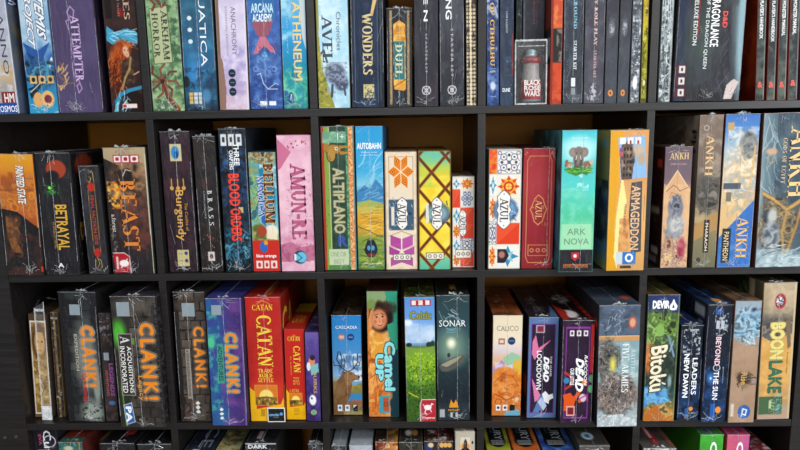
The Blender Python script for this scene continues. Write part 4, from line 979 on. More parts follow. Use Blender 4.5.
azb = lambda c: [('q', 0, 0, 1, 1, c)]
def badge(u0, v0, u1, v1):
    cu, cv = (u0 + u1) / 2, (v0 + v1) / 2
    du, dv = u1 - u0, v1 - v0
    p = [(cu, v0), (u1 - du * .25, v0 + dv * .06), (u1, v0 + dv * .16), (u1 - du * .08, cv - dv * .1), (u1 + du * .06, cv), (u1 - du * .08, cv + dv * .1), (u1, v1 - dv * .16), (u1 - du * .25, v1 - dv * .06), (cu, v1), (u0 + du * .25, v1 - dv * .06), (u0, v1 - dv * .16), (u0 + du * .08, cv + dv * .1), (u0 - du * .06, cv), (u0 + du * .08, cv - dv * .1), (u0, v0 + dv * .16), (u0 + du * .25, v0 + dv * .06)]
    return [('p', p, 'efece6'), ('l', p + [p[0]], 1.3, '3c4658'), ('e', cu, v0 + dv * .1, .02, .006, '3c4658'), ('e', cu, v1 - dv * .1, .02, .006, '3c4658')]
def pill(u0, v0, u1, v1, line='5c5450', bg='ece4d8'):
    return [('q', u0, v0, u1, v1, line), ('q', u0 + .02, v0 + .006, u1 - .02, v1 - .006, bg)] + [('o', u0 + (u1 - u0) * f, (v0 + v1) / 2, 3.2, 1.3, '2c3038' if line != 'd8a868' else line) for f in (.2, .5, .8)]
hexf = lambda cu, cv, a, col: [('p', [(cu, cv), (cu + .262 * math.cos(a - .52), cv + .085 * math.sin(a - .52)), (cu + .45 * math.cos(a), cv + .147 * math.sin(a)), (cu + .262 * math.cos(a + .52), cv + .085 * math.sin(a + .52))], col)]
o6 = []
for i in range(6):
    a_ = i * math.pi / 3
    q_ = lambda f, b: (.5 + .42 * f * math.cos(b) + .012 * math.cos(a_), .165 + .160 * f * math.sin(b) + .006 * math.sin(a_))
    o6 += [('p', [q_(0, 0), q_(.577, a_ - .5236), q_(1, a_), q_(.577, a_ + .5236)], 'e08428'), ('l', [q_(0, 0), q_(.577, a_ - .5236), q_(1, a_), q_(.577, a_ + .5236), q_(0, 0)], 1.1, 'f2dcb8')]
    o6 += [('e', *q_(.6, a_), r_, r_ * .28, c_, .3) for r_, c_ in ((.075, 'b86420'), (.055, 'e89c40'), (.025, '8c4410'))]
game('azulA', 'cream tile-pattern box with orange star petals above and magenta tiles below', '8a7258',
     azb('dcc8ae') + [('n', 'ece0cc', 10, .5, .3), ('q', .10, .03, .90, .98, 'e4d6c0')] + [('l', [(.12, .04), (.88, .04), (.88, .40), (.12, .40), (.12, .04)], 1.4, 'b8986c')] + o6 +
     [('q', .10, .40, .90, .66, '4c6478'), ('k', 40, (.12, .41, .88, .65), 7, 45, 1.6, ['9cb4c4', '26303e', 'c8d4dc', '3c5068'], 70), ('p', [(.14, .70), (.48, .735), (.48, .83), (.14, .79)], 'b0509c'), ('p', [(.52, .735), (.86, .70), (.86, .79), (.52, .83)], 'b85ca4'), ('p', [(.10, .80), (.46, .845), (.34, .885), (.10, .87)], 'a84894'), ('p', [(.90, .80), (.54, .845), (.66, .885), (.90, .87)], 'b458a0'), ('p', [(.14, .90), (.5, .86), (.86, .90), (.86, .975), (.5, .94), (.14, .975)], 'b458a0'), ('m', 10, ['983c84', 'c870b4', 'b050a0'], (.5, .80, .36, .02), .3), ('l', [(.5, .66), (.5, .88)], 1.2, 'f0e0e8'), ('l', [(.1, .71), (.5, .67), (.9, .71)], 1.4, 'a88c6c'), ('q', .18, .46, .28, .62, 'e0d8cc')] +
     badge(.36, .38, .70, .66) + pill(.22, .865, .80, .925) + [('q', 0, 0, .02, 1, '94745a'), ('q', .98, 0, 1, 1, '94745a')],
     [('$AZUL', .40, .43, .64, .61, '2c3442', 1, .0)])
lat = []
for s_ in (-1, 1):
    for k in range(-3, 7):
        o_ = .05 if s_ > 0 else .30
        lat += [('l', [(.0, k * .27 + o_), (1.0, k * .27 + s_ * .31 + o_)], 7.5, 'a86c28', .8), ('l', [(.0, k * .27 + o_), (1.0, k * .27 + s_ * .31 + o_)], 5.0, '6c3a22')]
game('azulB', 'yellow stained-glass box crossed by dark brown diagonal lattice', '7a6a30',
     [('g', [(0, '5cb8cc'), (.08, '7cc4a8'), (.13, 'c4cc58'), (.22, 'e8cc38'), (.6, 'ecd038'), (.85, 'e4cc3c'), (.91, '7cc4a0'), (1, '60b8a0')]), ('n', 'f4e470', 20, .55, .4, (0, .2, 1, .9)), ('n', '9ccc60', 18, .68, .4, (0, 0, 1, .3))] + lat +
     [('k', 24, (.4, .41, .9, .63), 6, 45, 1.5, ['9cb8bc', '304858', 'c0d0d0'], 70)] + [('e', .58, .52, .40, .09, '3c5468', .3), ('e', .58, .52, .34, .07, '8cacb4', .6)] + badge(.40, .38, .74, .66) + [('p', [(.22, .44), (.30, .43), (.32, .59), (.22, .60)], 'e0dcc8')] + pill(.22, .855, .80, .915) + [('q', 0, 0, .02, 1, '7a4c28'), ('q', .98, 0, 1, 1, '6a4024')],
     [('$AZUL', .45, .43, .68, .61, '2c3442', 1, .0)])
game('azulC', 'smallest patterned tile box, beside the third upright board on the second shelf', '6a5a48',
     azb('e0dcd0') + [('t', 0, .02, .36, .14, 2), ('t', .36, .02, .98, .14, 1), ('t', 0, .14, .36, .34, 3), ('t', .36, .14, .98, .34, 4), ('t', 0, .34, .36, .52, 2), ('t', .36, .34, .98, .52, 3), ('t', 0, .52, .36, .68, 1), ('t', .36, .52, .98, .68, 3), ('t', 0, .68, .36, .84, 2), ('t', .36, .68, .98, .84, 0), ('t', 0, .84, .36, .99, 1), ('t', .36, .84, .98, .99, 3)] + badge(.30, .36, .64, .66) + pill(.12, .80, .86, .90),
     [('$AZUL', .36, .42, .58, .60, '2c3442', 1, .0)], wrap=.4)
game('azulD', 'white patterned tile box with blue scroll tile on top, left of the red one', '8a8478',
     azb('dfdcd2') + [('t', 0, .0, .23, .20, 3), ('n', 'e8a030', 9, .5, .2, (0, .0, .23, .20)), ('t', .25, .01, .97, .20, 0), ('t', 0, .21, .23, .38, 2), ('t', .25, .21, .97, .40, 1), ('t', 0, .39, .23, .58, 1), ('t', 0, .60, .23, .79, 0), ('t', .25, .41, .97, .60, 4), ('t', .25, .61, .97, .79, 3), ('t', 0, .80, .23, .99, 1), ('t', .25, .80, .97, .99, 2), ('e', .52, .50, .38, .10, '3c5474', .3), ('e', .52, .50, .34, .085, '7ca4c8', .5), ('k', 26, (.22, .42, .88, .58), 8, 60, 1.3, ['d8e4ec', '2c4064', '5c84ac'], 60), ('p', [(.28, .83), (.54, .83), (.66, .89), (.52, .95), (.28, .95)], '322c34'), ('e', .42, .88, .1, .03, 'b07c70', .5)] + badge(.26, .335, .68, .665),
     [('$AZUL', .35, .40, .60, .60, '2c3442', 1, .005)])
game('azulE', 'deep crimson box with thin gold frame and gold ornamental badge', '4c1418',
     [('q', 0, 0, 1, 1, '9a2a34'), ('g', [(0, '9c2c34'), (.3, 'a83840'), (.6, '982834'), (1, '8c222c')]), ('l', [(.2, .06), (.84, .06), (.9, .10), (.9, .90), (.84, .95), (.2, .95), (.12, .90), (.12, .10), (.2, .06)], 1.2, 'd8a868'), ('s', 6, (.03, .02, .12, .05), .8, ['d8a868']), ('s', 6, (.88, .02, .97, .05), .8, ['d8a868'])] +
     [('l', [(.5, .38), (.64, .41), (.72, .47), (.78, .50), (.72, .53), (.64, .60), (.5, .63), (.38, .60), (.3, .53), (.24, .50), (.3, .47), (.38, .41), (.5, .38)], 1.6, 'd8a868'), ('k', 22, (.3, .38, .75, .63), 6, 90, .9, ['d8a868', 'b88048'], 60), ('q', .38, .42, .64, .59, '962834')] +
     [('l', [(.2, .80), (.84, .80), (.84, .89), (.2, .89), (.2, .80)], 1.2, 'd8a868')] + [('o', u, .845, 3.6, 1.5, 'd8a868') for u in (.32, .52, .72)],
     [('$AZUL', .41, .42, .62, .58, 'dcae70', 1, .0)], wrap=.6, seam=.8)
game('ark', 'tall aqua box with an elephant on grass and a black foot panel', '2c6470',
     [('g', [(0, '3cc0cc'), (.1, '8cd8d8'), (.25, '50c0c4'), (.4, '5cccc4'), (.6, '58c49c'), (.74, '8cd0a8'), (1, '7ccaa4')]), ('e', .5, .14, .42, .09, 'b8e4e4', .8), ('n', 'c8ecec', 10, .6, .15, (.05, .3, .8, .42)), ('n', '78d4b8', 12, .6, .2, (0, .4, 1, .7)),
      ('p', [(.05, .265), (.5, .245), (.95, .26), (.84, .285), (.74, .31), (.6, .30), (.42, .315), (.2, .295)], '3c8c34'), ('k', 40, (.06, .25, .92, .295), 8, -4, 1.2, ['6cb048', '2c6c28', '8cc45c']), ('e', .48, .20, .15, .055, '6c645c', .35), ('e', .33, .150, .13, .034, '8c827a', .3), ('e', .65, .150, .12, .034, '847a72', .3), ('e', .33, .152, .08, .022, '9c8c84', .6), ('e', .65, .152, .08, .022, '948880', .6), ('e', .49, .145, .13, .035, '827870', .3), ('l', [(.49, .16), (.49, .20), (.46, .225)], 5.5, '887e76'), ('l', [(.40, .24), (.41, .20)], 4, '5c544e'), ('l', [(.58, .24), (.57, .20)], 4, '5c544e'), ('e', .43, .155, .015, .005, '201c1a'), ('e', .55, .155, .015, .005, '201c1a'), ('l', [(.43, .175), (.41, .20)], 1.4, 'ece4d8'), ('l', [(.54, .175), (.56, .20)], 1.4, 'ece4d8'), ('e', .20, .235, .12, .020, 'a88468', .4), ('e', .14, .215, .05, .014, '8c6c58', .4), ('e', .74, .235, .13, .024, '8c6c54', .4), ('e', .86, .22, .06, .018, 'c8b0a0', .4), ('k', 16, (.1, .22, .9, .25), 6, 60, 1, ['403830', 'd8c8b8', '7c5c48'], 40),
      ('q', .04, .655, .93, .835, 'a8dcb4', .8), ('q', 0, .84, 1, 1, '24262c'), ('p', [(.36, .86), (.58, .86), (.58, .90), (.47, .92), (.36, .90)], 'c03040'), ('q', .12, .945, .86, .972, 'b8683c'), ('e', .47, .885, .05, .012, 'f0e8e8')],
     [('ARK', .22, .685, .76, .73, '5c8c6c', 0, -.012), ('NOVA', .14, .755, .86, .80, '5c8c6c', 0, -.012), ('FEUERLAND', .16, .949, .82, .968, '2c1c14', 0, .02), ('plan your modern', .28, .05, .76, .06, 'e8f8f8', 0)],
     L=[('g', [(0, '50b0b4'), (.3, '5c8c8c'), (.5, '5898ac'), (.8, '4888a4'), (1, '54bcd4')]), ('n', '34484c', 30, .5, .3)], wrap=.35, seam=.62)
game('arma', 'sand and yellow box with a grey vertical title plate and photo of ruined buildings', '6a5c34',
     [('g', [(0, 'd8a060'), (.3, 'd09a64'), (.6, 'e0b070'), (.85, 'd8a868'), (1, 'd0a060')]), ('q', 0, 0, .12, 1, 'e0a828'), ('p', [(.12, 0), (.34, .0), (.26, .35), (.16, .7), (.3, 1), (0, 1), (0, 0)], 'dca424'), ('p', [(.34, .30), (.48, .50), (.30, .74), (.28, .99), (.18, .9), (.22, .6)], 'f0e098'),
      ('p', [(.20, .05), (.90, .04), (.98, .33), (.30, .345)], '8cb8e0'), ('p', [(.30, .10), (.44, .08), (.58, .12), (.66, .16), (.62, .26), (.60, .34), (.32, .345), (.26, .2)], '5c4c44'), ('m', 9, ['3c3430', '84705c', '5c4c44', 'a89078'], (.46, .21, .17, .13), .9, .3), ('q', 0.36, 0.120, 0.40, 0.142, '2c2420'), ('q', 0.44, 0.120, 0.48, 0.142, '2c2420'), ('q', 0.52, 0.120, 0.57, 0.142, '2c2420'), ('q', 0.36, 0.165, 0.40, 0.187, '30241c'), ('q', 0.44, 0.165, 0.48, 0.187, '30241c'), ('q', 0.52, 0.165, 0.57, 0.187, '30241c'), ('q', 0.36, 0.210, 0.40, 0.232, '241c18'), ('q', 0.44, 0.210, 0.48, 0.232, '241c18'), ('q', 0.52, 0.210, 0.57, 0.232, '241c18'), ('q', 0.36, 0.255, 0.40, 0.277, '2c2420'), ('q', 0.44, 0.255, 0.48, 0.277, '2c2420'), ('q', 0.52, 0.255, 0.57, 0.277, '2c2420'), ('q', 0.36, 0.300, 0.40, 0.322, '241c1c'), ('q', 0.44, 0.300, 0.48, 0.322, '241c1c'), ('q', 0.52, 0.300, 0.57, 0.322, '241c1c'), ('e', .74, .14, .14, .04, 'c8b098', .7), ('e', .82, .2, .1, .04, 'b8a48c', .8), ('n', 'b8683c', 10, .56, .3, (.3, .62, .56, .86)), ('q', .25, .05, .40, .095, 'eceae4'), ('q', .45, .05, .60, .095, 'eceae4'), ('q', .65, .05, .80, .095, 'eceae4'), ('q', .50, .07, .55, .095, 'a03040'), ('q', .7, .07, .75, .095, 'a03040'), ('q', .24, .12, .34, .18, 'c85c5c'), ('q', .25, .125, .33, .15, '4c68a8'),
      ('p', [(.60, .37), (.86, .36), (.90, .86), (.66, .87), (.56, .6)], '54565c'), ('l', [(.60, .37), (.86, .36), (.90, .86), (.66, .87), (.56, .6), (.60, .37)], 1.4, '2c2c30'), ('l', [(.95, .46), (.95, .64)], 1.2, 'a87850'),
      ('q', .24, .865, .42, .955, 'c8d4d8'), ('q', .42, .865, .78, .955, '2c78c0'), ('e', .60, .908, .11, .032, 'f4f8fa'), ('e', .60, .908, .06, .018, '2c78c0'), ('q', .36, .965, .66, .985, '4c3c2c')],
     [('ARMAGEDDON', .60, .39, .82, .845, 'e0b484', 1, .02), ('FROM THE EDGE', .42, .52, .48, .72, '6c5440', 1)],
     L=[('g', [(0, 'a8ac70'), (.35, '98a068'), (.5, '4c6c94'), (.7, '5c7058'), (.85, '5884a0'), (1, '9c9c64')]), ('n', '2c3c50', 26, .48, .15, (.6, .35, 1, .8)), ('q', .86, .06, .96, .12, '8cb4b8'), ('k', 24, (.5, .14, .95, .34), 14, 0, 1.6, ['9ca07c'], 3)], wrap=.5, seam=.7)
game('tomb', 'shorter sandy violet box with a crouching jackal statue, beside the fourth upright board', '3a2018',
     [('g', [(0, '6c5c68'), (.25, '74626c'), (.45, 'c09878'), (.8, 'c8a888'), (1, 'b89c94')]), ('p', [(0, .36), (.48, .19), (1, .36), (1, .98), (0, .98)], 'd0a880'), ('l', [(0, .36), (.48, .19), (1, .36)], 1.8, 'ecc8a0'), ('n', 'e0bc94', 16, .55, .4, (0, .3, 1, 1)), ('l', [(.1, .36), (.35, .31), (.5, .33), (.6, .36), (.9, .33)], 1.2, '6c4838'), ('l', [(.2, .42), (.3, .37), (.45, .38)], 1, '8c6450'),
      ('e', .48, .50, .28, .10, '7c808c', .3), ('m', 6, ['3c404c', '8c909c', '5c606c', 'b0b4bc'], (.46, .49, .24, .09), 1, .3), ('m', 7, ['8c9098', 'c8ccd0', '6c7078', 'a8a09c'], (.45, .66, .34, .11), .95, .4), ('m', 6, ['6c4c44', 'c8a488', '9c7464', 'e0c8a8', '84584c'], (.45, .87, .55, .12), .95, .3), ('l', [(.34, .52), (.22, .62), (.3, .72)], 6, '8c9098'), ('e', .52, .66, .26, .08, '9ca0a8', .6), ('m', 6, ['7c8088', 'd8d4cc', 'a0a0a4'], (.52, .64, .24, .06), .8), ('e', .76, .84, .12, .08, 'a04058', .7), ('m', 6, ['8c2840', 'b04860', 'c8808c'], (.76, .84, .14, .08), .8), ('k', 12, (.08, .88, .4, .96), 4, 20, 1.2, ['d8b848', 'e8d080'], 60), ('p', [(.36, .44), (.33, .38), (.42, .42)], '5c606c'), ('p', [(.6, .44), (.66, .38), (.56, .42)], '5c606c')],
     [('$ANKH', .16, .05, .86, .105, 'd8b878', 0, .005), ("TOMB OF THE DEAD", .2, .135, .8, .15, 'c0a090', 0)],
     L=[('g', [(0, '3c241c'), (1, '2c1814')]), ('q', .88, .10, .97, .17, 'c8402c'), ('k', 16, (.75, .25, .95, .75), 10, 0, 1.6, ['6c5048'], 3), ('q', .8, .5, .95, .56, 'a89888'), ('q', .82, .84, .95, .9, 'b0a8a0'), ('q', .78, .92, .93, .98, '8c8480')], wrap=.9)
game('phar', 'tall taupe box with thin gold vertical letters and a small black name plate', '3a3028',
     [('g', [(0, '7c6c60'), (.3, '7a6a60'), (.5, '5c5850'), (.65, 'a08c68'), (.78, '8a8060'), (1, '70705a')]), ('n', 'a09484', 14, .6, .2, (0, .0, 1, .4)), ('e', .5, .52, .4, .1, '55524c', .8), ('m', 8, ['34322e', '6c6860', '45423e', '8c867c'], (.5, .52, .5, .12), .9, .4), ('k', 3, (.1, .42, .95, .62), 9, 80, .8, ['45423e', '6c6860', '34322e', '8c867c'], 40), ('n', 'b8a47c', 12, .6, .2, (0, .6, 1, .75)), ('p', [(0, .72), (1, .62), (1, .74), (0, .82)], 'b08c58'), ('q', .42, .68, .66, .90, '2c2a28'), ('o', .3, .08, 5, 1.3, 'c8c0b4'), ('e', .25, .95, .1, .018, '4c3c34')],
     [('$ANKH', .32, .12, .66, .39, 'dcb47c', 1), ('PHARAOH', .48, .70, .60, .885, 'e4d8bc', 1, .01)],
     L=[('g', [(0, '9c9080'), (.2, '8c8070'), (1, '5c5044')]), ('p', [(.3, .2), (.8, .06), (.8, .3)], '5c5046'), ('n', '786c60', 20, .52, .25)], LT=[('PH', .90, .10, .97, .24, '241e1a', 1, .02)], wrap=.9)
game('panth', 'sand and blue box with gold vertical letters low down and a diagonal split', '4c2a22',
     [('g', [(0, '3c74b8'), (.1, '5a8cc4'), (.22, 'a8bcc8'), (.4, 'd8c4a0'), (.6, 'd8b884'), (1, 'd0b080')]), ('n', 'e4e0d8', 14, .5, .2, (.1, .08, 1, .5)), ('e', .72, .20, .26, .09, '6c7074', .5), ('k', 16, (.5, .13, .92, .27), 12, 60, 1.8, ['3c424c', '5c646c', '909090'], 40), ('m', 10, ['b8a078', 'e8dcc4', 'd0b488', '98a0a4', 'e4d0a8'], (.6, .42, .5, .24), .8), ('m', 8, ['2c3440', '6c7478', '9c9c94', '4c5460'], (.72, .20, .24, .07), .95, .5), ('k', 14, (.1, .1, 1, .6), 16, 110, .7, ['f0ece4', 'c0a880', '98a0a4', 'dcc498'], 40), ('q', .04, .44, .56, .48, '545c68'), ('k', 16, (.04, .5, .5, .6), 10, 0, 1.2, ['b8a078', 'e8d8b0'], 20), ('l', [(.92, .2), (.86, .4), (.7, .60)], 3, 'dcb070', .8), ('p', [(0, .80), (1, .55), (1, 1), (0, 1)], '3a74bc'), ('n', '5c90cc', 14, .58, .2, (0, .8, 1, 1)), ('q', .10, .74, .36, .97, '2c3038'), ('q', .06, .05, .26, .10, 'b8a070'), ('o', .17, .16, 5, 1.3, 'c8c0a4'), ('q', .14, .5, .3, .56, '7c7460')],
     [('$ANKH', .52, .655, .86, .935, 'e0b464', 1), ('PANTHEON', .16, .76, .31, .95, 'dcc898', 1, .01)], wrap=1)
game('gods', 'widest box at the right end of the second shelf, grey-blue with golden sarcophagus arc', '4a2c24',
     [('g', [(0, '70888c'), (.25, '3c5464'), (.5, '40545e'), (.6, '7c7058'), (.8, '5c6468'), (.92, '9cb0b0'), (1, '84a0a4')]), ('h', [(0, '8ca4ac'), (.10, '6c848c'), (.3, '48606c'), (1, '3c505c')]), ('n', '6c8088', 40, .6, .5), ('n', '2c3c4c', 30, .55, .4, (.3, 0, 1, .6)), ('k', 30, (.0, .02, .3, .5), 40, 80, .8, ['a8bcc4', '7c9098', 'c8d8dc'], 14), ('p', [(.08, .50), (.3, .53), (.62, .60), (.9, .54), (.95, .64), (.76, .86), (.55, .93), (.1, .86)], '58585a'), ('l', [(.08, .51), (.3, .55), (.6, .62), (.9, .56)], 8, 'a8864c'), ('l', [(.62, .64), (.54, .76), (.6, .92)], 8, '94764c'), ('l', [(.93, .58), (.8, .74), (.66, .9)], 7, '94764c'), ('m', 7, ['2c3038', '7c6844', 'c8a868', '54504c', 'a08858', '383c44'], (.40, .72, .40, .18), .8, .4), ('l', [(.08, .51), (.3, .55), (.6, .62), (.9, .56)], 5, 'c8a060', .8), ('l', [(.60, .64), (.53, .76), (.58, .90)], 5, 'b89458', .8), ('l', [(.93, .58), (.82, .74), (.66, .9)], 4, 'b08c50', .8), ('e', .30, .78, .17, .08, '84909a', .6), ('e', .30, .66, .10, .05, 'b8bcb8', .7), ('m', 8, ['4c545c', '8c949c', 'b0b8bc', '5c646c'], (.30, .80, .17, .09), .9), ('m', 12, ['7c98a0', 'b8ccd0', '5c7884', 'd0dee0'], (.5, .97, .8, .07), .9), ('n', 'b8c8cc', 16, .5, .3, (0, .88, 1, 1)), ('k', 30, (0, .86, 1, 1), 30, -18, .9, ['dce8ea', '7c9498', '486068']), ('o', .20, .29, 8, 2, 'a89470'), ('e', .2, .24, .12, .02, 'c4a488', .5)],
     [('$ANKH', .58, .085, .98, .54, 'e2bc78', 1), ('$GODS OF EGYPT', .43, .16, .52, .45, 'c8b088', 1)], wrap=.9, seam=None)
# ---------------------------------------------------------------- third shelf
def stone(extra): return [('b', (0, 0, 1, 1), 3, 14, '221e1c', '6c6258', '4a423c'), ('n', '383230', 18, .6, .25)] + extra
QR = '8c9aa2'
def dungeon(u0, v0, u1, v1, col='e07a20'):
    return [('DUNGEON'[:0] or 'CLANK!', u0, v0, u1, v1, col, 1, .09, '5c544c')]
pb = game('portrait', 'thin box with a white-framed portrait of a young woman, inside a clear plastic case', '3a3028',
     [('g', [(0, '5c4a34'), (1, '7c6444')]), ('q', .04, .06, .96, .97, 'e8e4dc'), ('q', .10, .075, .92, .955, 'a88850'), ('e', .5, .26, .42, .17, '5c4020', .4), ('e', .55, .27, .30, .13, 'd8b070', .4), ('e', .44, .26, .05, .01, '3c2818'), ('e', .68, .26, .05, .01, '3c2818'), ('l', [(.56, .27), (.60, .31)], 1, 'b08850'), ('l', [(.48, .345), (.64, .345)], 1.4, 'a05838'), ('q', .10, .12, .92, .17, '7c5c30'), ('p', [(.12, .46), (.5, .40), (.92, .48), (.92, .95), (.10, .95)], 'bc9c58'), ('e', .45, .62, .3, .07, 'e0c080', .4), ('n', '7c5c28', 10, .55, .2, (.1, .45, .92, .95)), ('n', 'e4cc90', 10, .62, .15, (.1, .4, .92, .95)), ('l', [(.2, .5), (.7, .7), (.3, .85)], 2, '6c4c24')], [])
game('tan1', 'pair-width thin tan and black box edge between the portrait and the stone-lettered box', '7c6848',
     [('h', [(0, '2c2622'), (.3, '2c2622'), (.34, '8c7454'), (.6, 'a08860'), (.66, '342c28'), (1, '1c1a1a')]), ('n', '5c4c38', 8, .55, .2), ('n', 'b8c0c4', 6, .72, .1)], [], wrap=.7, seam=None)
# clear plastic case with hanging tab around the thin boxes
x_, y_, t__, w_, h_, d_ = DIM['portrait'][1:]
cs = empty('plastic_case', (x_ + .026, y_ - .012, SHELF_TOP[3] + .0015), (0, .035, 0))
tag(cs, 'clear plastic display case standing over the framed portrait box', 'plastic case')
bm = bmesh.new()
prof = [(.0, 0), (.0, .27), (.010, .288), (.028, .294), (.050, .290)]
for (x0, z0), (x1, z1) in zip(prof[:-1], prof[1:]):
    vs = [bm.verts.new(c) for c in ((x0, 0, z0), (x1, 0, z1), (x1, .0085, z1), (x0, .0085, z0))]
    bm.faces.new(vs)
vs = [bm.verts.new(c) for c in ((.0, .0, .015), (.022, .0, .015), (.022, 0, .285), (.0, 0, .27))]
bm.faces.new(vs)
r = bmesh.ops.solidify(bm, geom=bm.faces[:], thickness=.0008)
bm_obj('clear_shell', bm, film_mat(.08, .05, 'clear_plastic_thin'), cs)
bm = bmesh.new()
for a in ((-.001, .001, -.001, .003, .0, .27), (.021, .0225, -.001, .001, .0, .285), (-.001, .022, -.001, .002, .262, .268)):
    add_box(bm, *a, .0004)
bm_obj('case_edge', bm, film_mat(.4, .08, 'clear_edge'), cs)
bm = bmesh.new()
add_box(bm, -.001, .022, -.002, .0, .0, .035, .0006); add_box(bm, .002, .014, -.004, -.001, .005, .030, .001)
bm_obj('hanging_tab', bm, film_mat(.75, .2, 'milky_tab'), cs)

game('clankA', 'black dungeon box with orange block letters and a small red scrawl', '1c1c1e',
     [('q', 0, 0, 1, 1, '26262a'), ('b', (.14, .0, 1, 1), 3, 15, '1c1c1e', '505654', '2c3030'), ('n', '1e1e22', 30, .5, .3), ('q', 0, 0, .16, 1, '222226'), ('p', [(.82, 0), (1, 0), (1, .5), (.9, .4)], '26262a'), ('e', .62, .5, .3, .26, '7c8480', .8), ('e', .7, .92, .3, .09, '98a098', .9), ('n', '2c3030', 5, .58, .1, (.4, .84, 1, 1)), ('e', .86, .7, .1, .16, '8c9890', .6)],
     [('~CLANK!', .54, .26, .86, .72, 'ec8a1c', 1, .045, '8c8478'), ('EXPEDITION', .34, .32, .42, .60, 'b8b0a0', 1, .02, '3c3834'), ('Catacombs', .48, .62, .60, .84, 'b82828', 1, .02)], wrap=1, seam=.6,
     TP=[('q', 0, 0, 1, 1, '1c1c20'), ('n', '34363a', 20, .5, .3)], stickers=[(.28, .095, .56, .175, QR)])
game('clankB', 'slim dark box with purple vertical letters wedged left of the green-edged one', '1c1a1c',
     [('q', 0, 0, 1, 1, '2c282a'), ('n', '5c4c44', 8, .56, .15), ('n', '8c8c90', 5, .62, .1, (0, 0, 1, .2)), ('q', .1, .46, .9, .9, '4c3838'), ('e', .6, .83, .3, .02, '4c7cb0', .3)],
     [('LEGENDS', .56, .46, .86, .76, '8c4c94', 1, .05), ('ADVENTURES', .24, .52, .44, .76, 'a05c50', 1, .02)], wrap=.8, seam=None, stickers=[(.2, .36, .62, .43, QR)])
game('clankC', 'wide grey brick box with green glow, white company lettering and orange block letters', '1e1c1c',
     [('b', (0, 0, 1, 1), 5, 13, '1c1a18', '6c645a', '423c36'), ('n', '2c2826', 30, .56, .3), ('p', [(0, .0), (.42, 0), (.36, .3), (.22, .55), (.26, .80), (.1, 1), (0, 1)], '34302e'), ('e', .13, .28, .15, .10, '54b83c', .9), ('l', [(.10, .2), (.15, .40), (.09, .7), (.13, .99)], 3.5, '58a83c', .8), ('q', .26, .31, .46, .36, '88c048', .6), ('e', .33, .65, .04, .1, '68b048', .9), ('l', [(.32, .52), (.34, .72)], 4, '6cb04c', .7), ('e', .5, .07, .4, .05, '5c5650', .8), ('q', .94, .05, .99, .98, '2a2828'), ('k', 60, (.945, .05, .985, .98), 4, 0, .8, ['6c6c70'], 2),
      ('q', .10, .28, .40, .75, '3c3834'), ('l', [(.10, .28), (.40, .28), (.39, .75), (.10, .75), (.10, .28)], 1.2, 'b8b4ac'), ('p', [(.10, .83), (.28, .81), (.33, .96), (.14, .98)], '2c68ac'), ('l', [(.10, .83), (.28, .81), (.33, .96), (.14, .98), (.10, .83)], 1.3, 'e4e8ec')],
     [('~CLANK!', .60, .205, .90, .78, 'ec8a1c', 1, .045, '6c665c'), ('Legacy', .46, .60, .58, .79, 'd08c2c', 1, .02), ('ACQUISITIONS', .27, .375, .375, .73, 'e8e8e4', 1, .015), ('INCORPORATED', .13, .375, .235, .73, 'e8e8e4', 1, .015), ('$A', .15, .295, .36, .355, 'e8e8e4', 1), ('PA', .15, .84, .27, .955, 'f0f4f8', 1, .05)], wrap=.8, seam=.5,
     TP=[('q', 0, 0, 1, 1, '24252c'), ('n', '3c3e48', 24, .5, .3), ('q', .35, .55, .65, .8, '484850')], stickers=[(.13, .045, .41, .15, QR)],
     R=[('q', 0, 0, 1, 1, '262424'), ('k', 60, (0, .05, .1, .98), 10, 0, 2, ['5c5c60'], 2)])
game('clankD', 'brown brick box with orange block letters, left of the blue galaxy box', '1c1a18',
     stone([('q', 0, 0, .14, 1, '282624'), ('e', .3, .1, .3, .04, '4a4038', .7), ('n', '8c5c48', 7, .68, .12, (.1, .7, .5, 1)), ('q', .27, .43, .42, .82, '9c948a')] + [('p', [(.5, v), (.58, v - .018), (.66, v), (.6, v + .012), (.55, v + .012)], 'dcdcd8') for v in (.855, .89, .925)]),
     [('~CLANK!', .58, .265, .90, .725, 'ec8a20', 1, .045, '5c544a'), ('A DECK-BUILDING ADVENTURE', .31, .44, .38, .80, '34302c', 1, .02)], wrap=1, seam=.42,
     TP=[('q', 0, 0, 1, 1, '222020'), ('n', '38342f', 20, .5, .3)], stickers=[(.26, .085, .66, .185, QR)])
game('clankE', 'blue and purple galaxy box with orange block letters', '1c1c3c',
     [('h', [(0, '3a4c94'), (.35, '3c4a90'), (.6, '4c3c80'), (1, '44306c')]), ('n', '2c6c98', 26, .54, .25, (0, .0, .5, 1)), ('n', '7c4c94', 22, .58, .25, (.3, 0, 1, 1)), ('n', '4cb0a0', 14, .62, .15, (0, .1, .35, .9)), ('e', .08, .34, .12, .05, '58c498', .7), ('s', 70, (0, 0, 1, 1), .4, ['c8d8f0', '9cb4e0']), ('q', .96, 0, 1, 1, '7c6cac'), ('q', .24, .35, .42, .66, '4c9c8c')] +
     [('p', [(.22, v), (.28, v - .014), (.34, v), (.30, v + .012), (.24, v + .012)], 'dce4ec') for v in (.87, .905, .94)],
     [('~CLANK!', .50, .27, .80, .73, 'ec8a24', 1, .045, '6c8c88'), ('ADVENTURES', .27, .37, .39, .64, '1c4c4c', 1, .02)], wrap=.9, seam=.48,
     TP=[('g', [(0, '2a2c5c'), (1, '3c3c7c')]), ('n', '50408c', 24, .54, .3), ('n', '34649c', 30, .62, .3)], stickers=[(.16, .055, .43, .13, QR)])
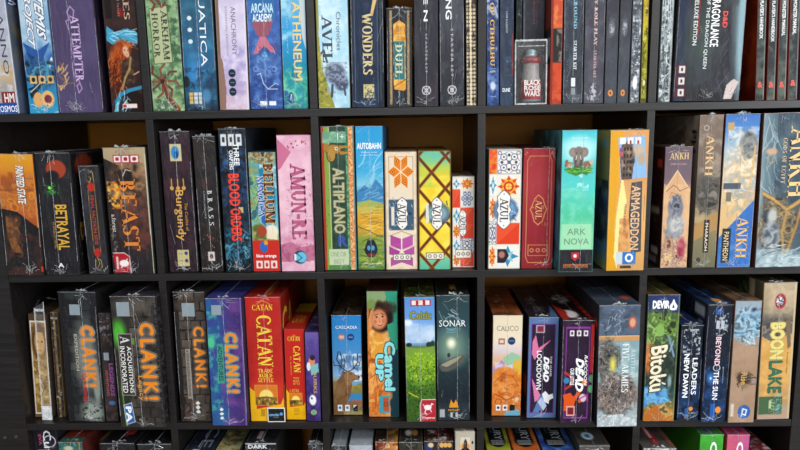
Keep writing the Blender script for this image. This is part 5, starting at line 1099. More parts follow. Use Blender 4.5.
sun = lambda u0, v0, u1, v1: [('q', u0, v0, u1, v1, 'c8a040'), ('q', u0 + .02, v0 + .006, u1 - .02, v1 - .006, 'd88030'), ('e', (u0 + u1) / 2, v0 + (v1 - v0) * .55, (u1 - u0) * .30, (v1 - v0) * .32, 'f4dc7c', .2), ('p', [(u0 + .02, v0 + (v1 - v0) * .60), ((u0 + u1) / 2, v0 + (v1 - v0) * .55), (u1 - .02, v0 + (v1 - v0) * .62), (u1 - .02, v1 - .006), (u0 + .02, v1 - .006)], '8c6c2c'), ('n', '4c4424', 6, .5, .12, (u0 + .02, v0 + (v1 - v0) * .6, u1 - .02, v1 - .006)), ('n', 'd8b050', 5, .6, .1, (u0 + .02, v0 + (v1 - v0) * .6, u1 - .02, v1 - .006))]
game('catan', 'large red and yellow box with yellow vertical title and a sunset picture', 'a82820',
     [('q', 0, 0, 1, 1, 'c4302a'), ('n', 'b02822', 30, .5, .3), ('e', .5, .76, .6, .1, 'd0402c', .9), ('p', [(0, .72), (.16, .76), (.18, .90), (.9, .86), (1, .80), (1, 1), (0, 1)], 'e8b81c'), ('n', 'd8a414', 16, .55, .3, (0, .9, 1, 1)), ('l', [(.3, .055), (.5, .025), (.72, .055)], 1.4, 'd8a838')] + sun(.14, .70, .82, .87) + [('q', .3, .9, .42, .96, 'b88c28')],
     [('$CATAN', .20, .06, .78, .105, 'f0cc3c', 0), ('$CATAN', .30, .145, .72, .55, 'f0cc40', 1, .01), ('$TRADE', .28, .568, .70, .60, 'f0cc40', 0, .01), ('$BUILD', .30, .607, .68, .638, 'f0cc40', 0, .01), ('$SETTLE', .27, .645, .71, .676, 'f0cc40', 0, .01)],
     TP=[('q', 0, 0, 1, 1, 'a02820'), ('n', '8c2018', 20, .5, .3), ('p', [(.4, .55), (.62, .5), (.7, .95), (.5, 1)], 'b05828')], R=[('q', 0, 0, 1, 1, '98241c'), ('n', '7c1c18', 30, .5, .3), ('q', 0, .7, .6, 1, 'a87c1c')], RT=[('C', .04, .12, .20, .36, 'd0a030', 0, .02), ('A', .24, .12, .4, .36, 'd0a030', 0, .02)], wrap=.5, seam=.52,
     )
game('catanS', 'small red and yellow box, little version beside the large red one', '9c241c',
     [('q', 0, 0, 1, 1, 'c4302a'), ('p', [(0, .66), (.14, .70), (.16, .86), (.9, .84), (1, .80), (1, 1), (0, 1)], 'e8b81c'), ('n', 'd8a414', 12, .55, .3, (0, .9, 1, 1)), ('l', [(.3, .09), (.5, .06), (.72, .09)], 1.2, 'd8a838')] + sun(.14, .70, .84, .84) + [('q', .36, .87, .66, .92, 'c89820', .7), ('q', .36, .93, .66, .945, 'b08418', .7)],
     [('$CATAN', .18, .08, .80, .13, 'f0cc3c', 0), ('$CATAN', .44, .185, .78, .475, 'f0cc40', 1, .01), ('$CATAN', .2, .655, .66, .69, 'f0cc3c', 0), ('TRADE', .40, .525, .70, .545, 'e8c040', 0), ('BUILD', .40, .555, .70, .575, 'e8c040', 0), ('SETTLE', .38, .585, .72, .605, 'e8c040', 0), ('EL JUEGO', .26, .30, .33, .50, 'e8b040', 1)],
     TP=[('g', [(0, 'b08c20'), (.35, 'b08c20'), (.4, 'a02820'), (1, 'b03024')])], TT=[('CATAN', .2, .5, .8, .8, 'c88830', 0, .02)])
game('quirk', 'narrow purple box with small cartoon figure beside the second upright board', '2c2044',
     [('g', [(0, '7464a8'), (.4, '4c3c80'), (1, '3a2a5c')]), ('n', '5c4c94', 12, .56, .2), ('s', 20, (.1, .04, .9, .24), .9, ['9c6ca8', '5c4c88']), ('e', .45, .33, .24, .07, 'd89070', .3), ('e', .5, .28, .2, .03, '3c2c30', .3), ('p', [(.3, .38), (.9, .34), (.95, .44), (.4, .48)], '7cc0c0'), ('e', .2, .38, .14, .05, 'e8e4e8', .3), ('e', .45, .76, .26, .06, 'f0f0f4', .3), ('e', .38, .74, .06, .016, '3a2a5c'), ('o', .5, .90, 5, 3, 'd8b060'), ('e', .5, .90, .16, .03, '6cb088', .3)],
     [('QUIRKS', .50, .42, .76, .68, 'c8a058', 1, .02)], TP=[('q', 0, 0, 1, 1, '30244c'), ('n', '4c3c74', 12, .5, .3), ('n', 'a89cc0', 8, .66, .15)])
game('casc', 'short blue box with a brown stag before snowy mountains', '2a1f18',
     [('g', [(0, '2c84c4'), (.3, '4490c8'), (.45, '5c94c8'), (.6, '8cb4d4'), (.7, 'a89458'), (.8, '3c8cc0'), (.88, '58683c'), (1, 'a89464')]), ('p', [(.3, .50), (.6, .34), (.8, .44), (1, .38), (1, .75), (.3, .7)], '7ca4c8'), ('n', 'e4ecf2', 9, .52, .15, (.2, .38, 1, .66)), ('n', '486c98', 8, .58, .15, (.2, .4, 1, .68)), ('q', .4, .70, 1, .78, 'b09450'), ('n', '7c7c3c', 8, .52, .15, (.4, .68, 1, .78)), ('q', .4, .78, 1, .86, '3c88b8'), ('q', .3, .86, 1, .94, '98504c'), ('n', '6c7c3c', 6, .55, .12, (0, .85, 1, .96)), ('n', 'c05c4c', 5, .58, .12, (.3, .84, 1, .93)),
      ('p', [(0, .70), (.12, .66), (.30, .60), (.40, .56), (.64, .62), (.66, .70), (.60, .80), (.50, .86), (.40, .94), (.34, 1), (0, 1)], '7a5a3a'), ('k', 60, (.02, .66, .50, .90), 8, 110, 1.0, ['6c4c2e', '8c6c48', '5c4028', '94744c'], 16), ('e', .2, .75, .16, .06, '8c6c48', 1.2), ('p', [(0, .66), (.14, .655), (.10, .72), (0, .78)], '94764e'), ('p', [(.38, .60), (.42, .565), (.52, .55), (.66, .565), (.78, .59), (.90, .60), (.93, .62), (.90, .645), (.78, .645), (.68, .66), (.60, .70), (.44, .70)], '94724e'), ('p', [(.46, .565), (.34, .555), (.30, .575), (.42, .59)], '6c4c34'), ('e', .62, .585, .025, .007, '18100c'), ('e', .90, .615, .035, .012, '2c201c'), ('l', [(.66, .64), (.80, .64)], 1, '5c4430'),
      ('l', [(.50, .56), (.30, .52), (.14, .44), (.20, .36)], 2.2, '3c2c24'), ('l', [(.30, .52), (.20, .50), (.06, .50), (.03, .46)], 1.8, '3c2c24'), ('l', [(.3, .52), (.32, .44), (.26, .36)], 1.8, '3c2c24'), ('l', [(.38, .53), (.42, .46), (.38, .40)], 1.6, '3c2c24'), ('l', [(.56, .555), (.72, .53), (.88, .46), (.86, .38)], 2.2, '3c2c24'), ('l', [(.72, .53), (.70, .46), (.74, .40)], 1.6, '3c2c24'), ('l', [(.80, .50), (.92, .50), (.96, .44)], 1.6, '3c2c24'),
      ('e', .32, .215, .11, .032, 'b87868', .2), ('q', .25, .2, .4, .23, 'd8b8b0'), ('e', .64, .215, .12, .034, '1c4888', .2), ('l', [(.57, .215), (.71, .215)], 1.2, 'c8d8e8')] + [('q', u, .90, u + .16, .965, 'e4e8ea') for u in (.14, .40)] + [('q', .66, .90, .84, .965, '1c1c1c'), ('e', .22, .93, .05, .015, '3c70b0'), ('e', .48, .93, .05, .015, '3c70b0'), ('p', [(.68, .90), (.82, .90), (.7, .93)], 'e8e8e8')],
     [('CASCADIA', .14, .105, .86, .135, 'eaf2f6', 0, .0)], TP=[('q', 0, 0, 1, 1, '2c241e'), ('n', '5c5038', 14, .54, .2), ('n', '1c1a1a', 12, .56, .2), ('k', 10, (0, .3, 1, 1), 40, 30, 2.5, ['7c6a48', '6c5c44'], 60)], wrap=.4)
game('camel', 'orange and green box with desert canyon, face of a grinning person and bubble lettering', '1c3430',
     [('h', [(0, 'd88c44'), (.5, 'd89450'), (.72, 'd8a868'), (.78, '2c7c68'), (1, '2c6c64')]), ('p', [(.6, 0), (1, 0), (1, .5), (.75, .36)], '3c9c80'), ('p', [(.7, .5), (1, .45), (1, 1), (.72, 1)], '20404c'), ('p', [(0, 0), (.6, 0), (.62, .08), (0, .1)], '8ca478'), ('n', 'b85c28', 14, .55, .2, (0, .5, .72, 1)), ('m', 14, ['a85024', 'd87c3c', 'f0b468', 'c46a30', 'e8a050'], (.3, .72, .42, .30), .9, .3), ('k', 26, (.02, .45, .6, .97), 40, 88, 1.2, ['c46a30', 'e8a858', '94441c'], 8), ('p', [(.10, .40), (.36, .32), (.68, .48), (.5, .56), (.1, .52)], 'e0a040'), ('n', 'f0c878', 10, .6, .15, (.05, .3, .7, .6)),
      ('e', .46, .205, .40, .115, '2a1c1a', .25), ('m', 7, ['1c1412', '4c3428', '2c201c'], (.5, .13, .4, .05), .9), ('p', [(.04, .22), (.12, .15), (.24, .12), (.20, .24), (.10, .30)], 'd8a070'), ('e', .38, .215, .27, .080, 'c07850', .3), ('e', .38, .225, .22, .060, 'dc9c74', .9),
      ('l', [(.26, .185), (.36, .175)], 1.3, '2c1814'), ('l', [(.46, .17), (.56, .18)], 1.3, '2c1814'), ('e', .31, .20, .035, .007, '2c1814', .5), ('e', .51, .195, .035, .007, '2c1814', .5), ('l', [(.41, .21), (.40, .235), (.44, .236)], .9, 'a86448'), ('p', [(.32, .25), (.42, .258), (.52, .245), (.47, .268), (.38, .27)], '8c2c24'), ('l', [(.34, .253), (.42, .260), (.50, .249)], 1.1, 'f0e4d8'), ('e', .54, .23, .05, .018, 'cc7450', 1), ('e', .26, .235, .04, .016, 'cc7450', 1), ('l', [(.20, .15), (.40, .125), (.64, .15)], 2.5, '5c4030', .8), ('p', [(.66, .26), (.86, .24), (.96, .33), (.70, .36)], '3c9c80'),
      ('e', .14, .10, .14, .04, '7c9454', .5), ('q', .36, .83, .70, .97, '3aa0b4'), ('q', .48, .845, .67, .955, 'b85c38'), ('o', .575, .90, 4.5, 1.4, '7c2c20')],
     [('Camel', .56, .40, .88, .78, '8cdce0', 1, .05, '183848'), ('UP', .26, .50, .50, .70, '8cdce0', 1, .05, '183848')], TP=[('q', 0, 0, 1, 1, '3c2018'), ('n', '5c2c1c', 18, .5, .3), ('q', .9, 0, 1, 1, '14302c')])
game('celtic', 'blue sky and leafy tree box with white horse on its red corner', '2c3a1c',
     [('g', [(0, '5c94d4'), (.16, '6ca0dc'), (.28, 'a4c4e4'), (.37, '7ca4d4'), (.40, '506c38'), (.44, '7c9c4c'), (.6, '4c7c28'), (1, '3c5c24')]), ('n', 'd8e4f0', 26, .56, .3, (0, .18, 1, .36)), ('e', .1, .20, .14, .025, 'e4ecf4', .7), ('e', .12, .375, .10, .016, '1c3420', .4), ('e', .80, .375, .10, .022, '24402c', .4), ('e', .92, .37, .08, .026, '24402c', .4), ('p', [(0, .39), (.5, .405), (1, .385), (1, .5), (0, .5)], '7c9c4c'), ('e', .55, .56, .50, .15, '84ac2c', .5), ('s', 260, (.02, .44, 1, .66), 1.5, ['a4c438', '84ac2c', 'b8d044', '6c9c28']), ('s', 300, (.02, .55, 1, .84), 1.5, ['6c9428', '5c8424', '3c641c', '4c7c24']), ('s', 180, (.02, .70, 1, .98), 1.6, ['4c7424', '2c5018', '3c641c', '24401a']), ('k', 14, (.1, .5, .9, .8), 8, 80, 1.2, ['24401a'], 40), ('l', [(.08, .76), (.3, .79), (.4, .80)], 2, 'd0c43c'),
      ('q', .20, .02, .88, .07, 'b02832')] + [('q', u, .026, u + .14, .062, 'ece4e0') for u in (.24, .47, .70)] + [('p', [(.46, 1), (.46, .86), (.52, .82), (1, .82), (1, 1)], 'b82c3a'), ('l', [(.46, 1), (.46, .86), (.52, .82), (1, .82)], 1.4, 'f0ecea'), ('e', .72, .885, .13, .022, 'f2eeec', .3), ('l', [(.80, .885), (.86, .855), (.90, .86)], 2.6, 'f2eeec'), ('l', [(.66, .89), (.62, .93), (.68, .94)], 2, 'f2eeec'), ('l', [(.78, .89), (.84, .92)], 2, 'f2eeec'), ('l', [(.62, .88), (.56, .86)], 1.6, 'f2eeec')],
     [('Celtic', .18, .115, .88, .175, '94944c', 0, .02, '4c5c38'), ('Pegasus', .54, .955, .94, .98, 'f2eeec', 0)], TP=[('q', 0, 0, 1, 1, '20281a'), ('n', '4c6424', 12, .54, .2, (0, .5, 1, 1)), ('n', '88903c', 10, .62, .15, (0, .6, 1, 1))], wrap=.7)
game('sonar', 'dark teal box with white round sonar emblem, glowing light and submarine', '141a1c',
     [('g', [(0, '2c4448'), (.25, '30505a'), (.45, '3c5c5c'), (.6, '24383e'), (.8, '1c2a32'), (1, '28343c')]), ('e', .45, .40, .34, .12, '8ca490', 1.6), ('e', .44, .375, .12, .035, 'f4f4d8', 1.2), ('p', [(.06, .565), (.14, .535), (.40, .50), (.74, .465), (.88, .475), (.80, .53), (.60, .57), (.34, .60), (.14, .60)], '5c5e58'), ('p', [(.10, .55), (.4, .51), (.78, .47), (.6, .52), (.3, .565)], 'a09c84'), ('e', .36, .47, .05, .018, '34403c', .4), ('s', 40, (.1, .5, 1, .98), .35, ['8ca0a8', '587078']), ('o', .44, .215, 15, 1.2, '9cc0c4'), ('q', .08, .19, .9, .25, '2e4a50'), ('q', .06, .91, .22, .975, 'dcdcd8'), ('q', .04, .86, 1, .985, '3c444c', .3), ('k', 10, (.05, .05, .8, .2), 22, 60, 1, ['9cacb0', 'd0dce0']),
      ('p', [(.36, .895), (.42, .83), (.50, .865), (.58, .83), (.66, .895)], 'dc9c28'), ('q', .40, .935, .47, .975, 'b8bcc0'), ('q', .56, .935, .63, .975, 'b8bcc0')] + [('l', [(.3, v), (.6, v)], 1.2, '6ca8bc') for v in (.262, .275, .288)],
     [('SONAR', .08, .195, .88, .245, 'e4eeee', 0, .0), ('MATAGOT', .34, .905, .68, .92, 'dc9c28', 0, .02)], TP=[('q', 0, 0, 1, 1, '1c2022'), ('n', '2c3436', 18, .5, .3), ('q', .44, .7, .62, .85, 'b08828')], wrap=1.1, seam=.62)
game('calico', 'cream and orange box with a curled sleeping ginger cat', '3c2418',
     [('g', [(0, 'e4d8bc'), (.25, 'e8dcc4'), (.35, 'd8ccd0'), (.5, 'e0a868'), (.6, 'd88838'), (.8, 'c86c28'), (1, 'c88040')]), ('p', [(0, .52), (.3, .44), (.6, .5), (.4, .6), (0, .62)], 'a88cc0'), ('n', 'dcd0e0', 8, .52, .15, (0, .42, .7, .56)), ('p', [(.34, .42), (.66, .36), (.96, .40), (.9, .46), (.5, .50)], '9cc4a4'), ('p', [(.72, .46), (.98, .42), (.98, .58), (.78, .60)], 'dcb848'), ('e', .45, .68, .50, .16, 'd07c2c', .2), ('e', .40, .60, .40, .09, 'dc8c38', .3), ('e', .5, .74, .38, .10, 'c4641f', .4), ('e', .38, .71, .16, .05, 'e8b070', .5), ('m', 12, ['a85420', 'd87c30', 'e8a458', 'c86820', 'f0bc78'], (.48, .70, .52, .18), .75, .4), ('k', 50, (.05, .54, .95, .92), 12, 30, .8, ['e8a050', 'b8581c', 'f0bc70'], 40), ('l', [(.08, .66), (.35, .58), (.7, .60), (.92, .70)], 2, 'a04c18', .7), ('l', [(.2, .80), (.5, .76), (.78, .80), (.5, .85), (.25, .82)], 1.8, 'a04c18', .7), ('e', .2, .86, .18, .06, 'd88438', .3), ('o', .22, .86, 7, 2, 'a8501c'), ('l', [(.1, .78), (.5, .84), (.95, .80)], 3, 'b05c20'), ('l', [(.48, .72), (.56, .74)], 1.4, '5c2c14'), ('p', [(.5, .96), (.8, .93), (.98, .95), (.98, 1), (.4, 1)], '6cacc0'), ('n', 'e4d4c0', 8, .58, .15, (.7, .78, 1, .95)),
      ('q', .19, .225, .41, .285, 'a87468'), ('q', .23, .24, .37, .27, 'e4d0c4'), ('e', .64, .25, .13, .038, '24406c', .2), ('l', [(.56, .25), (.72, .25)], 1.1, 'b8c8d8')] + [('q', u, .89, u + .16, .95, 'ece8e4') for u in (.14, .38)] + [('q', .62, .89, .80, .95, '1c1c1c'), ('e', .22, .92, .05, .015, '3c3c7c'), ('e', .46, .92, .05, .015, '3c3c7c')],
     [('CALICO', .14, .105, .86, .155, '8c8474', 0, -.012)], TP=[('g', [(0, '6c2c18'), (.6, '7c3418'), (1, '9c6030')]), ('n', '4c2414', 20, .54, .3), ('n', 'c8b498', 18, .64, .2, (0, 0, .5, 1))], wrap=.25)
game('lock', 'violet box framed in slate blue with pink shards and a white torch beam', '20182c',
     [('q', 0, 0, 1, 1, '5c7ca8'), ('q', .08, .06, .92, .955, '7c3c9c'), ('q', .11, .07, .89, .945, '2c2038'), ('n', '3a2848', 16, .55, .25, (.11, .07, .89, .945)), ('p', [(.13, .24), (.24, .17), (.34, .30), (.76, .22), (.40, .33), (.22, .42), (.12, .36)], 'd87ca4'), ('p', [(.14, .60), (.5, .80), (.26, .84)], 'd880a8'), ('p', [(.2, .95), (.45, .76), (.65, .84), (.4, .945)], '5c80b4'), ('p', [(.36, .84), (.5, .79), (.68, .88), (.56, .93)], 'b8c8e0'), ('p', [(.5, .76), (.62, .73), (.74, .77), (.88, .755), (.90, .80), (.76, .82), (.74, .86), (.60, .84)], 'e8ecf0'), ('q', .24, .075, .54, .15, 'c8a8b4'), ('q', .28, .085, .50, .14, '7c3048')],
     [('LOCKDOWN', .30, .33, .46, .71, 'f0f0f4', 1, .02), ('DEAD', .54, .40, .70, .63, 'f4f4f6', 1, .07, None, .3), ('THE GAME', .74, .38, .80, .58, 'd0d0d8', 1, .02)],
     L=[('g', [(0, '201a2a'), (1, '2c2234')]), ('q', .8, .6, .95, .8, 'b84430')], TP=[('q', 0, 0, 1, 1, '1f1b24'), ('n', '2c2834', 20, .5, .3), ('p', [(.7, 1), (1, .6), (1, 1)], '4c6c94'), ('k', 20, (.3, .3, .6, .8), 20, 90, 2, ['7c7880'], 6)], wrap=.8)
game('dead', 'purple and red box with bold white slanted type and orange cartoon arms', '34141c',
     [('q', 0, 0, 1, 1, '2c1c34'), ('n', '3c2444', 18, .55, .25), ('q', .10, .06, .13, .95, '8c3c98'), ('q', .84, .06, .87, .95, '8c3c98'), ('q', .10, .06, .87, .08, '8c3c98'), ('q', .10, .94, .87, .955, '8c3c98'), ('q', .90, .04, 1, .5, 'c42c2c'), ('e', .95, .56, .08, .04, '5c9c6c', .3), ('e', .94, .66, .08, .04, '6cac78', .3), ('l', [(.1, .50), (.3, .54), (.34, .62), (.14, .66)], 5, 'b83c34'), ('e', .16, .58, .10, .03, '3c88b4', .3), ('p', [(.06, .72), (.3, .70), (.4, .74), (.66, .64), (.7, .66), (.46, .78), (.4, .86), (.1, .88), (.1, .78)], 'dc5c20'), ('e', .74, .60, .09, .035, 'e08838', .3), ('e', .70, .75, .12, .04, 'd8c4cc', .3), ('l', [(.6, .76), (.82, .72), (.86, .78)], 3, 'b03c94'), ('e', .6, .78, .05, .02, 'd05c28'), ('q', .18, .83, .46, .93, 'e0a8a0'), ('q', .22, .845, .42, .915, '7c2430')] + [('q', u, .095, u + .14, .15, 'e4dce0') for u in (.22, .44, .66)] + [('q', u + .04, .11, u + .10, .135, '2c1c34') for u in (.22, .44, .66)],
     [('DEAD', .46, .38, .68, .68, 'f6f6f6', 1, .06, None, .3), ('RACCOON', .71, .34, .80, .62, 'e8e8ea', 1, .03, None, .3), ('OUR LITTLE', .28, .46, .40, .62, 'f0f0f2', 1, .03)],
     L=[('g', [(0, '1c1420'), (1, '241a28')])], TP=[('q', 0, 0, 1, 1, '241418'), ('p', [(.7, 0), (1, 0), (1, 1), (.86, 1)], 'a82c24'), ('e', .45, .45, .3, .14, '9c9898', .4), ('e', .4, .72, .26, .1, '241418', .4), ('n', '0c0c0c', 8, .55, .12), ('e', .35, .86, .26, .10, 'd8d0d0', .4), ('p', [(0, .6), (.3, .8), (.2, 1), (0, 1)], 'a03028')], wrap=.6)
game('five', 'large slate blue box with battling armies painting and pale serif type, third shelf', '2c3440',
     [('g', [(0, '5c6c84'), (.24, '5c6c80'), (.25, 'c89868'), (.285, 'c89868'), (.29, '84a4ac'), (.55, '88acb0'), (.8, '98a8ac'), (1, 'b0bcc0')]), ('n', '44505c', 14, .54, .2, (0, 0, 1, .24)), ('n', 'b8c8cc', 12, .56, .2, (.3, .3, 1, .7)), ('e', .25, .42, .26, .10, '6c6860', .6), ('m', 9, ['28282c', '5c5c58', '8c8478', '3c3c40', 'a8b0ac'], (.2, .43, .3, .16), .95, .4), ('m', 2.6, ['1c1c20', '8c8c84', '4c4a48', 'b8b8b0'], (.2, .43, .3, .15), .6, .4), ('e', .36, .48, .07, .06, 'dcd468', 1.2), ('e', .5, .72, .45, .14, '7c7468', .7), ('m', 8, ['2c2a2c', '5c5450', 'a08c78', '4c484c', 'c8c4bc', '6c645c'], (.45, .73, .5, .17), .95, .4), ('m', 2.6, ['1c1a1c', 'a89c90', '54484c', 'd0ccc4'], (.45, .73, .5, .16), .6, .4), ('k', 10, (0, .55, 1, .98), 26, 130, .7, ['dce4e6', '4c4c54', 'a89880', '6c7c84'], 40), ('e', .82, .14, .10, .05, 'b85848', .3), ('e', .82, .14, .07, .035, 'd8a888', .5), ('k', 30, (.1, .06, .62, .22), 14, 90, 1.2, ['a8b4c4', '38424e'], 50), ('q', 0, .245, 1, .25, 'e4c08c'), ('n', 'd8e0e2', 6, .55, .12, (0, .9, 1, 1))],
     [('$BATTLE OF', .80, .36, .90, .60, 'c8d8dc', 1), ('$FIVE ARMIES', .58, .31, .75, .71, 'eaf0f0', 1)],
     L=[('g', [(0, '2c3038'), (.5, '302c2c'), (1, '24242a')]), ('q', .88, .13, .97, .19, 'e0502c'), ('k', 20, (.5, .1, .85, .6), 14, 0, 1.8, ['585450'], 3)], TP=[('q', 0, 0, 1, 1, '3c4654'), ('n', '4c5868', 24, .5, .3), ('l', [(.2, .3), (.6, .25), (.7, .5), (.3, .55), (.2, .3)], 3, '78828e'), ('e', .82, .82, .12, .05, 'a85040', .3)], wrap=1.2)
game('bitoku', 'lush forest spirit box with navy strip at the top and cream brush title', '2c3a24',
     [('g', [(0, '28386c'), (.135, '28386c'), (.14, '4c6434'), (.4, '3c5034'), (.6, '2c3c30'), (.78, '3a5c68'), (.9, '8c7434'), (1, 'b87438')]), ('m', 9, ['2c3c24', '88a84c', '4c6c34', 'b0cc80', '38502c', '7c9c58'], (.4, .30, .7, .18), .95, .5), ('m', 10, ['1c2420', '34483c', '24302c', '4c5c48', '203030'], (.6, .58, .7, .20), .95, .5), ('e', .12, .5, .16, .12, 'b86c34', .6), ('m', 7, ['8c4c24', 'c87c3c', 'd89c5c', 'a85c2c'], (.12, .50, .22, .10), .9, .5), ('e', .42, .27, .14, .05, '88b45c', .4), ('l', [(.7, .32), (.9, .48)], 4, '7c98b4'), ('l', [(.86, .36), (.76, .44)], 3, '8ca8b8'), ('p', [(0, .72), (.3, .72), (.7, .76), (.86, .84), (.6, .86), (.3, .84), (0, .9)], '4c8cc0'), ('l', [(.05, .74), (.5, .78), (.8, .84)], 3, '9cd0e4'), ('l', [(0, .80), (.3, .82), (.1, .88)], 2, '1c4c78'), ('n', 'c8b47c', 5, .58, .12, (.1, .84, .9, .98)), ('e', .8, .68, .06, .05, '8ca4a8', .8), ('m', 7, ['2c5c8c', '5ca0d0', '8cc4e0', '3c78ac'], (.35, .79, .42, .07), .9, .4), ('m', 7, ['8c5c28', 'c89048', 'b8702c', 'd8b470', '5c5434'], (.5, .95, .6, .07), .9, .4), ('p', [(0, .96), (.4, .86), (.7, .98), (.7, 1), (0, 1)], 'b8702c'), ('q', .96, 0, 1, 1, '8c9c6c', .6), ('p', [(.80, .03), (.86, .06), (.93, .085), (.90, .115), (.80, .12), (.70, .115), (.68, .085), (.75, .06)], 'f0f2f4'), ('p', [(.80, .07), (.84, .10), (.76, .10)], '28386c')] + [('l', [(.42, .72 - .04), (.66, .70)], 3.6, 'e8dcc0')],
     [('DEVIR', .16, .05, .66, .105, 'f0f2f4', 0, .06), ('Bitoku', .18, .40, .66, .75, 'ece2c4', 1, .03, '2c3424', -.2)],
     TP=[('g', [(0, '2c2c20'), (.5, '3c3c24'), (1, '6c4428')]), ('n', '5c6c34', 16, .56, .2), ('n', '1c2418', 14, .55, .2)], wrap=.4)
def space(top): return [('g', [(0, '1c2434'), (.5, '182438'), (.8, '1c3c64'), (1, '1c3454')]), ('n', '2c5490', 14, .58, .2, (0, .5, 1, 1)), ('n', '0c1420', 14, .56, .2), ('s', 36, (0, .2, 1, 1), .4, ['a8c8ec', 'e8f0f8']), ('n', 'c8d0d8', 5, .58, .10, top)]
game('leaders', 'short midnight blue box with futuristic white type and tiny orange sun', '141c2c',
     space((.1, .04, .9, .3)) + [('e', .62, .875, .10, .022, 'e8963c', .2), ('q', .34, .87, .52, .96, '2c60a0')],
     [('LEADERS', .58, .34, .80, .72, 'eef2f6', 1, .02), ('NEW DAWN', .20, .30, .42, .75, 'eef2f6', 1, .04)], TP=[('q', 0, 0, 1, 1, '1c2c4c'), ('n', '2c4c84', 14, .54, .2), ('e', .5, .7, .16, .05, 'c89038', .3)], wrap=1)
game('beyond', 'tall midnight blue box with futuristic white type, wormhole icon and small orange sun', '141a28',
     space((.3, .06, .85, .26)) + [('e', .28, .62, .16, .05, '3c78b8', .9), ('e', .28, .62, .04, .012, 'c8e0f4', .6), ('o', .50, .53, 7, 1.5, 'dce4ec'), ('e', .68, .895, .12, .03, 'e8963c', .2), ('q', .34, .84, .56, .98, '2c60a8'), ('q', .30, .03, .62, .08, '2c5ca0'), ('q', .36, .13, .5, .2, 'b8c0c8'), ('q', .56, .13, .7, .2, 'b8c0c8')],
     [('BEYOND', .40, .27, .60, .51, 'eec8d4', 1, .03), ('THE SUN', .40, .56, .60, .80, 'f0f2f6', 1, .03), ('genesis', .74, .52, .80, .66, 'a8b8cc', 1)],
     L=[('q', 0, 0, 1, 1, '181e2c'), ('n', '2c3c5c', 14, .58, .2), ('q', .8, .03, .96, .12, 'a8b0b8'), ('q', .86, .16, .94, .26, '8c949c')], TP=[('q', 0, 0, 1, 1, '20365c'), ('n', '3c64a0', 14, .54, .2), ('n', '141c2c', 12, .6, .2), ('e', .6, .9, .2, .05, 'c89038', .3)], wrap=.9)
game('brown', 'kraft brown box with pale blue swirl, small gold emblem and round blue badge', '5c4434',
     [('q', 0, 0, 1, 1, 'a88c74'), ('n', 'b49880', 20, .54, .3), ('q', 0, 0, 1, .3, '98a8b4'), ('k', 20, (.1, .12, .9, .26), 18, 20, 3, ['4c5464', '687484'], 40), ('m', 8, ['2c3648', '7ca4bc', 'b0d0e0', '54606c', '94bccc'], (.5, .19, .55, .14), .9, .3), ('m', 6, ['30281c', '8c7448', '54483c', 'b8a078'], (.5, .64, .3, .06), .8), ('k', 26, (0, .1, 1, .38), 24, 20, 2, ['b8dcec', '7ca8bc', '5c88a0'], 30), ('e', .5, .63, .26, .045, '4c3c30', .5), ('k', 16, (.2, .57, .85, .69), 16, 40, 1.4, ['3c3430', '8c8c94'], 60), ('q', .06, .84, .2, .95, 'e0d8cc', .6), ('e', .60, .91, .25, .058, '3868b0', .15), ('l', [(.5, .95), (.56, .885), (.70, .895), (.66, .94), (.56, .93)], 2.6, 'eceef2')],
     [('Rise', .40, .58, .62, .68, 'd0a04c', 1, .02), ('PREMIUM', .08, .85, .17, .94, 'e8e0d4', 1)],
     L=[('g', [(0, '5c4838'), (1, '4c3828')]), ('k', 20, (.3, .02, 1, .3), 80, 0, 2, ['7c6450'], 4)], TP=[('g', [(0, '54442f'), (1, '7c6450')]), ('n', '3c3024', 20, .54, .25), ('k', 14, (0, 0, 1, 1), 60, 60, 1.8, ['9c8468', '2c2420'], 15)], wrap=.5)
game('boon', 'tall ochre box with blocky yellow and green vertical letters, right end of third shelf', '6c5c40',
     [('g', [(0, 'b8a890'), (.15, 'a89884'), (.28, '5c5854'), (.34, 'c8a470'), (.5, 'd0a058'), (.7, 'd0a464'), (.88, 'b89468'), (1, 'b8a090')]), ('n', 'e0b468', 14, .56, .2, (0, .3, 1, .85)), ('p', [(.05, .24), (.4, .30), (.62, .34), (.95, .28), (.95, .36), (.3, .42), (0, .38)], '6c6c6c'), ('m', 9, ['30343a', '6c6864', '44484c', '9c9080', '545454'], (.45, .32, .5, .07), .95, .4), ('m', 12, ['a89470', 'd8c4a0', 'b8a488'], (.5, .12, .7, .12), .5), ('p', [(.72, .28), (.86, .24), (.92, .46), (.82, .48)], '7c6c58'), ('e', .52, .13, .17, .055, 'b84044', .2), ('e', .5, .13, .11, .035, 'dcdce4', .3), ('n', '30303c', 3, .55, .1, (.38, .09, .66, .17)), ('q', .02, .83, .76, .965, '4c6c4c'), ('k', 20, (.3, .85, .7, .95), 7, 0, 1.4, ['a8b890', '80986c'], 20), ('q', .34, .86, .42, .92, 'b8c89c'), ('n', '7cb0bc', 4, .62, .1, (.5, .8, .85, .97)), ('q', .94, 0, 1, 1, 'c8b898')],
     [('BOON', .30, .29, .68, .545, 'dcd07c', 1, .05, 'b89c54'), ('LAKE', .30, .565, .68, .80, '2c6444', 1, .05), ('frontier tales', .8, .5, .86, .66, '6c5434', 1)],
     L=[('h', [(0, '3c3424'), (.55, '4c4430'), (.6, '2c3824'), (.8, '2c3824'), (.82, 'a89878'), (.88, 'b8a888'), (.9, '4c4838'), (1, '6c6450')]), ('n', '8c9c6c', 8, .6, .15, (.62, .05, .8, .3))], TP=[('q', 0, 0, 1, 1, '3c3428')], wrap=.5)
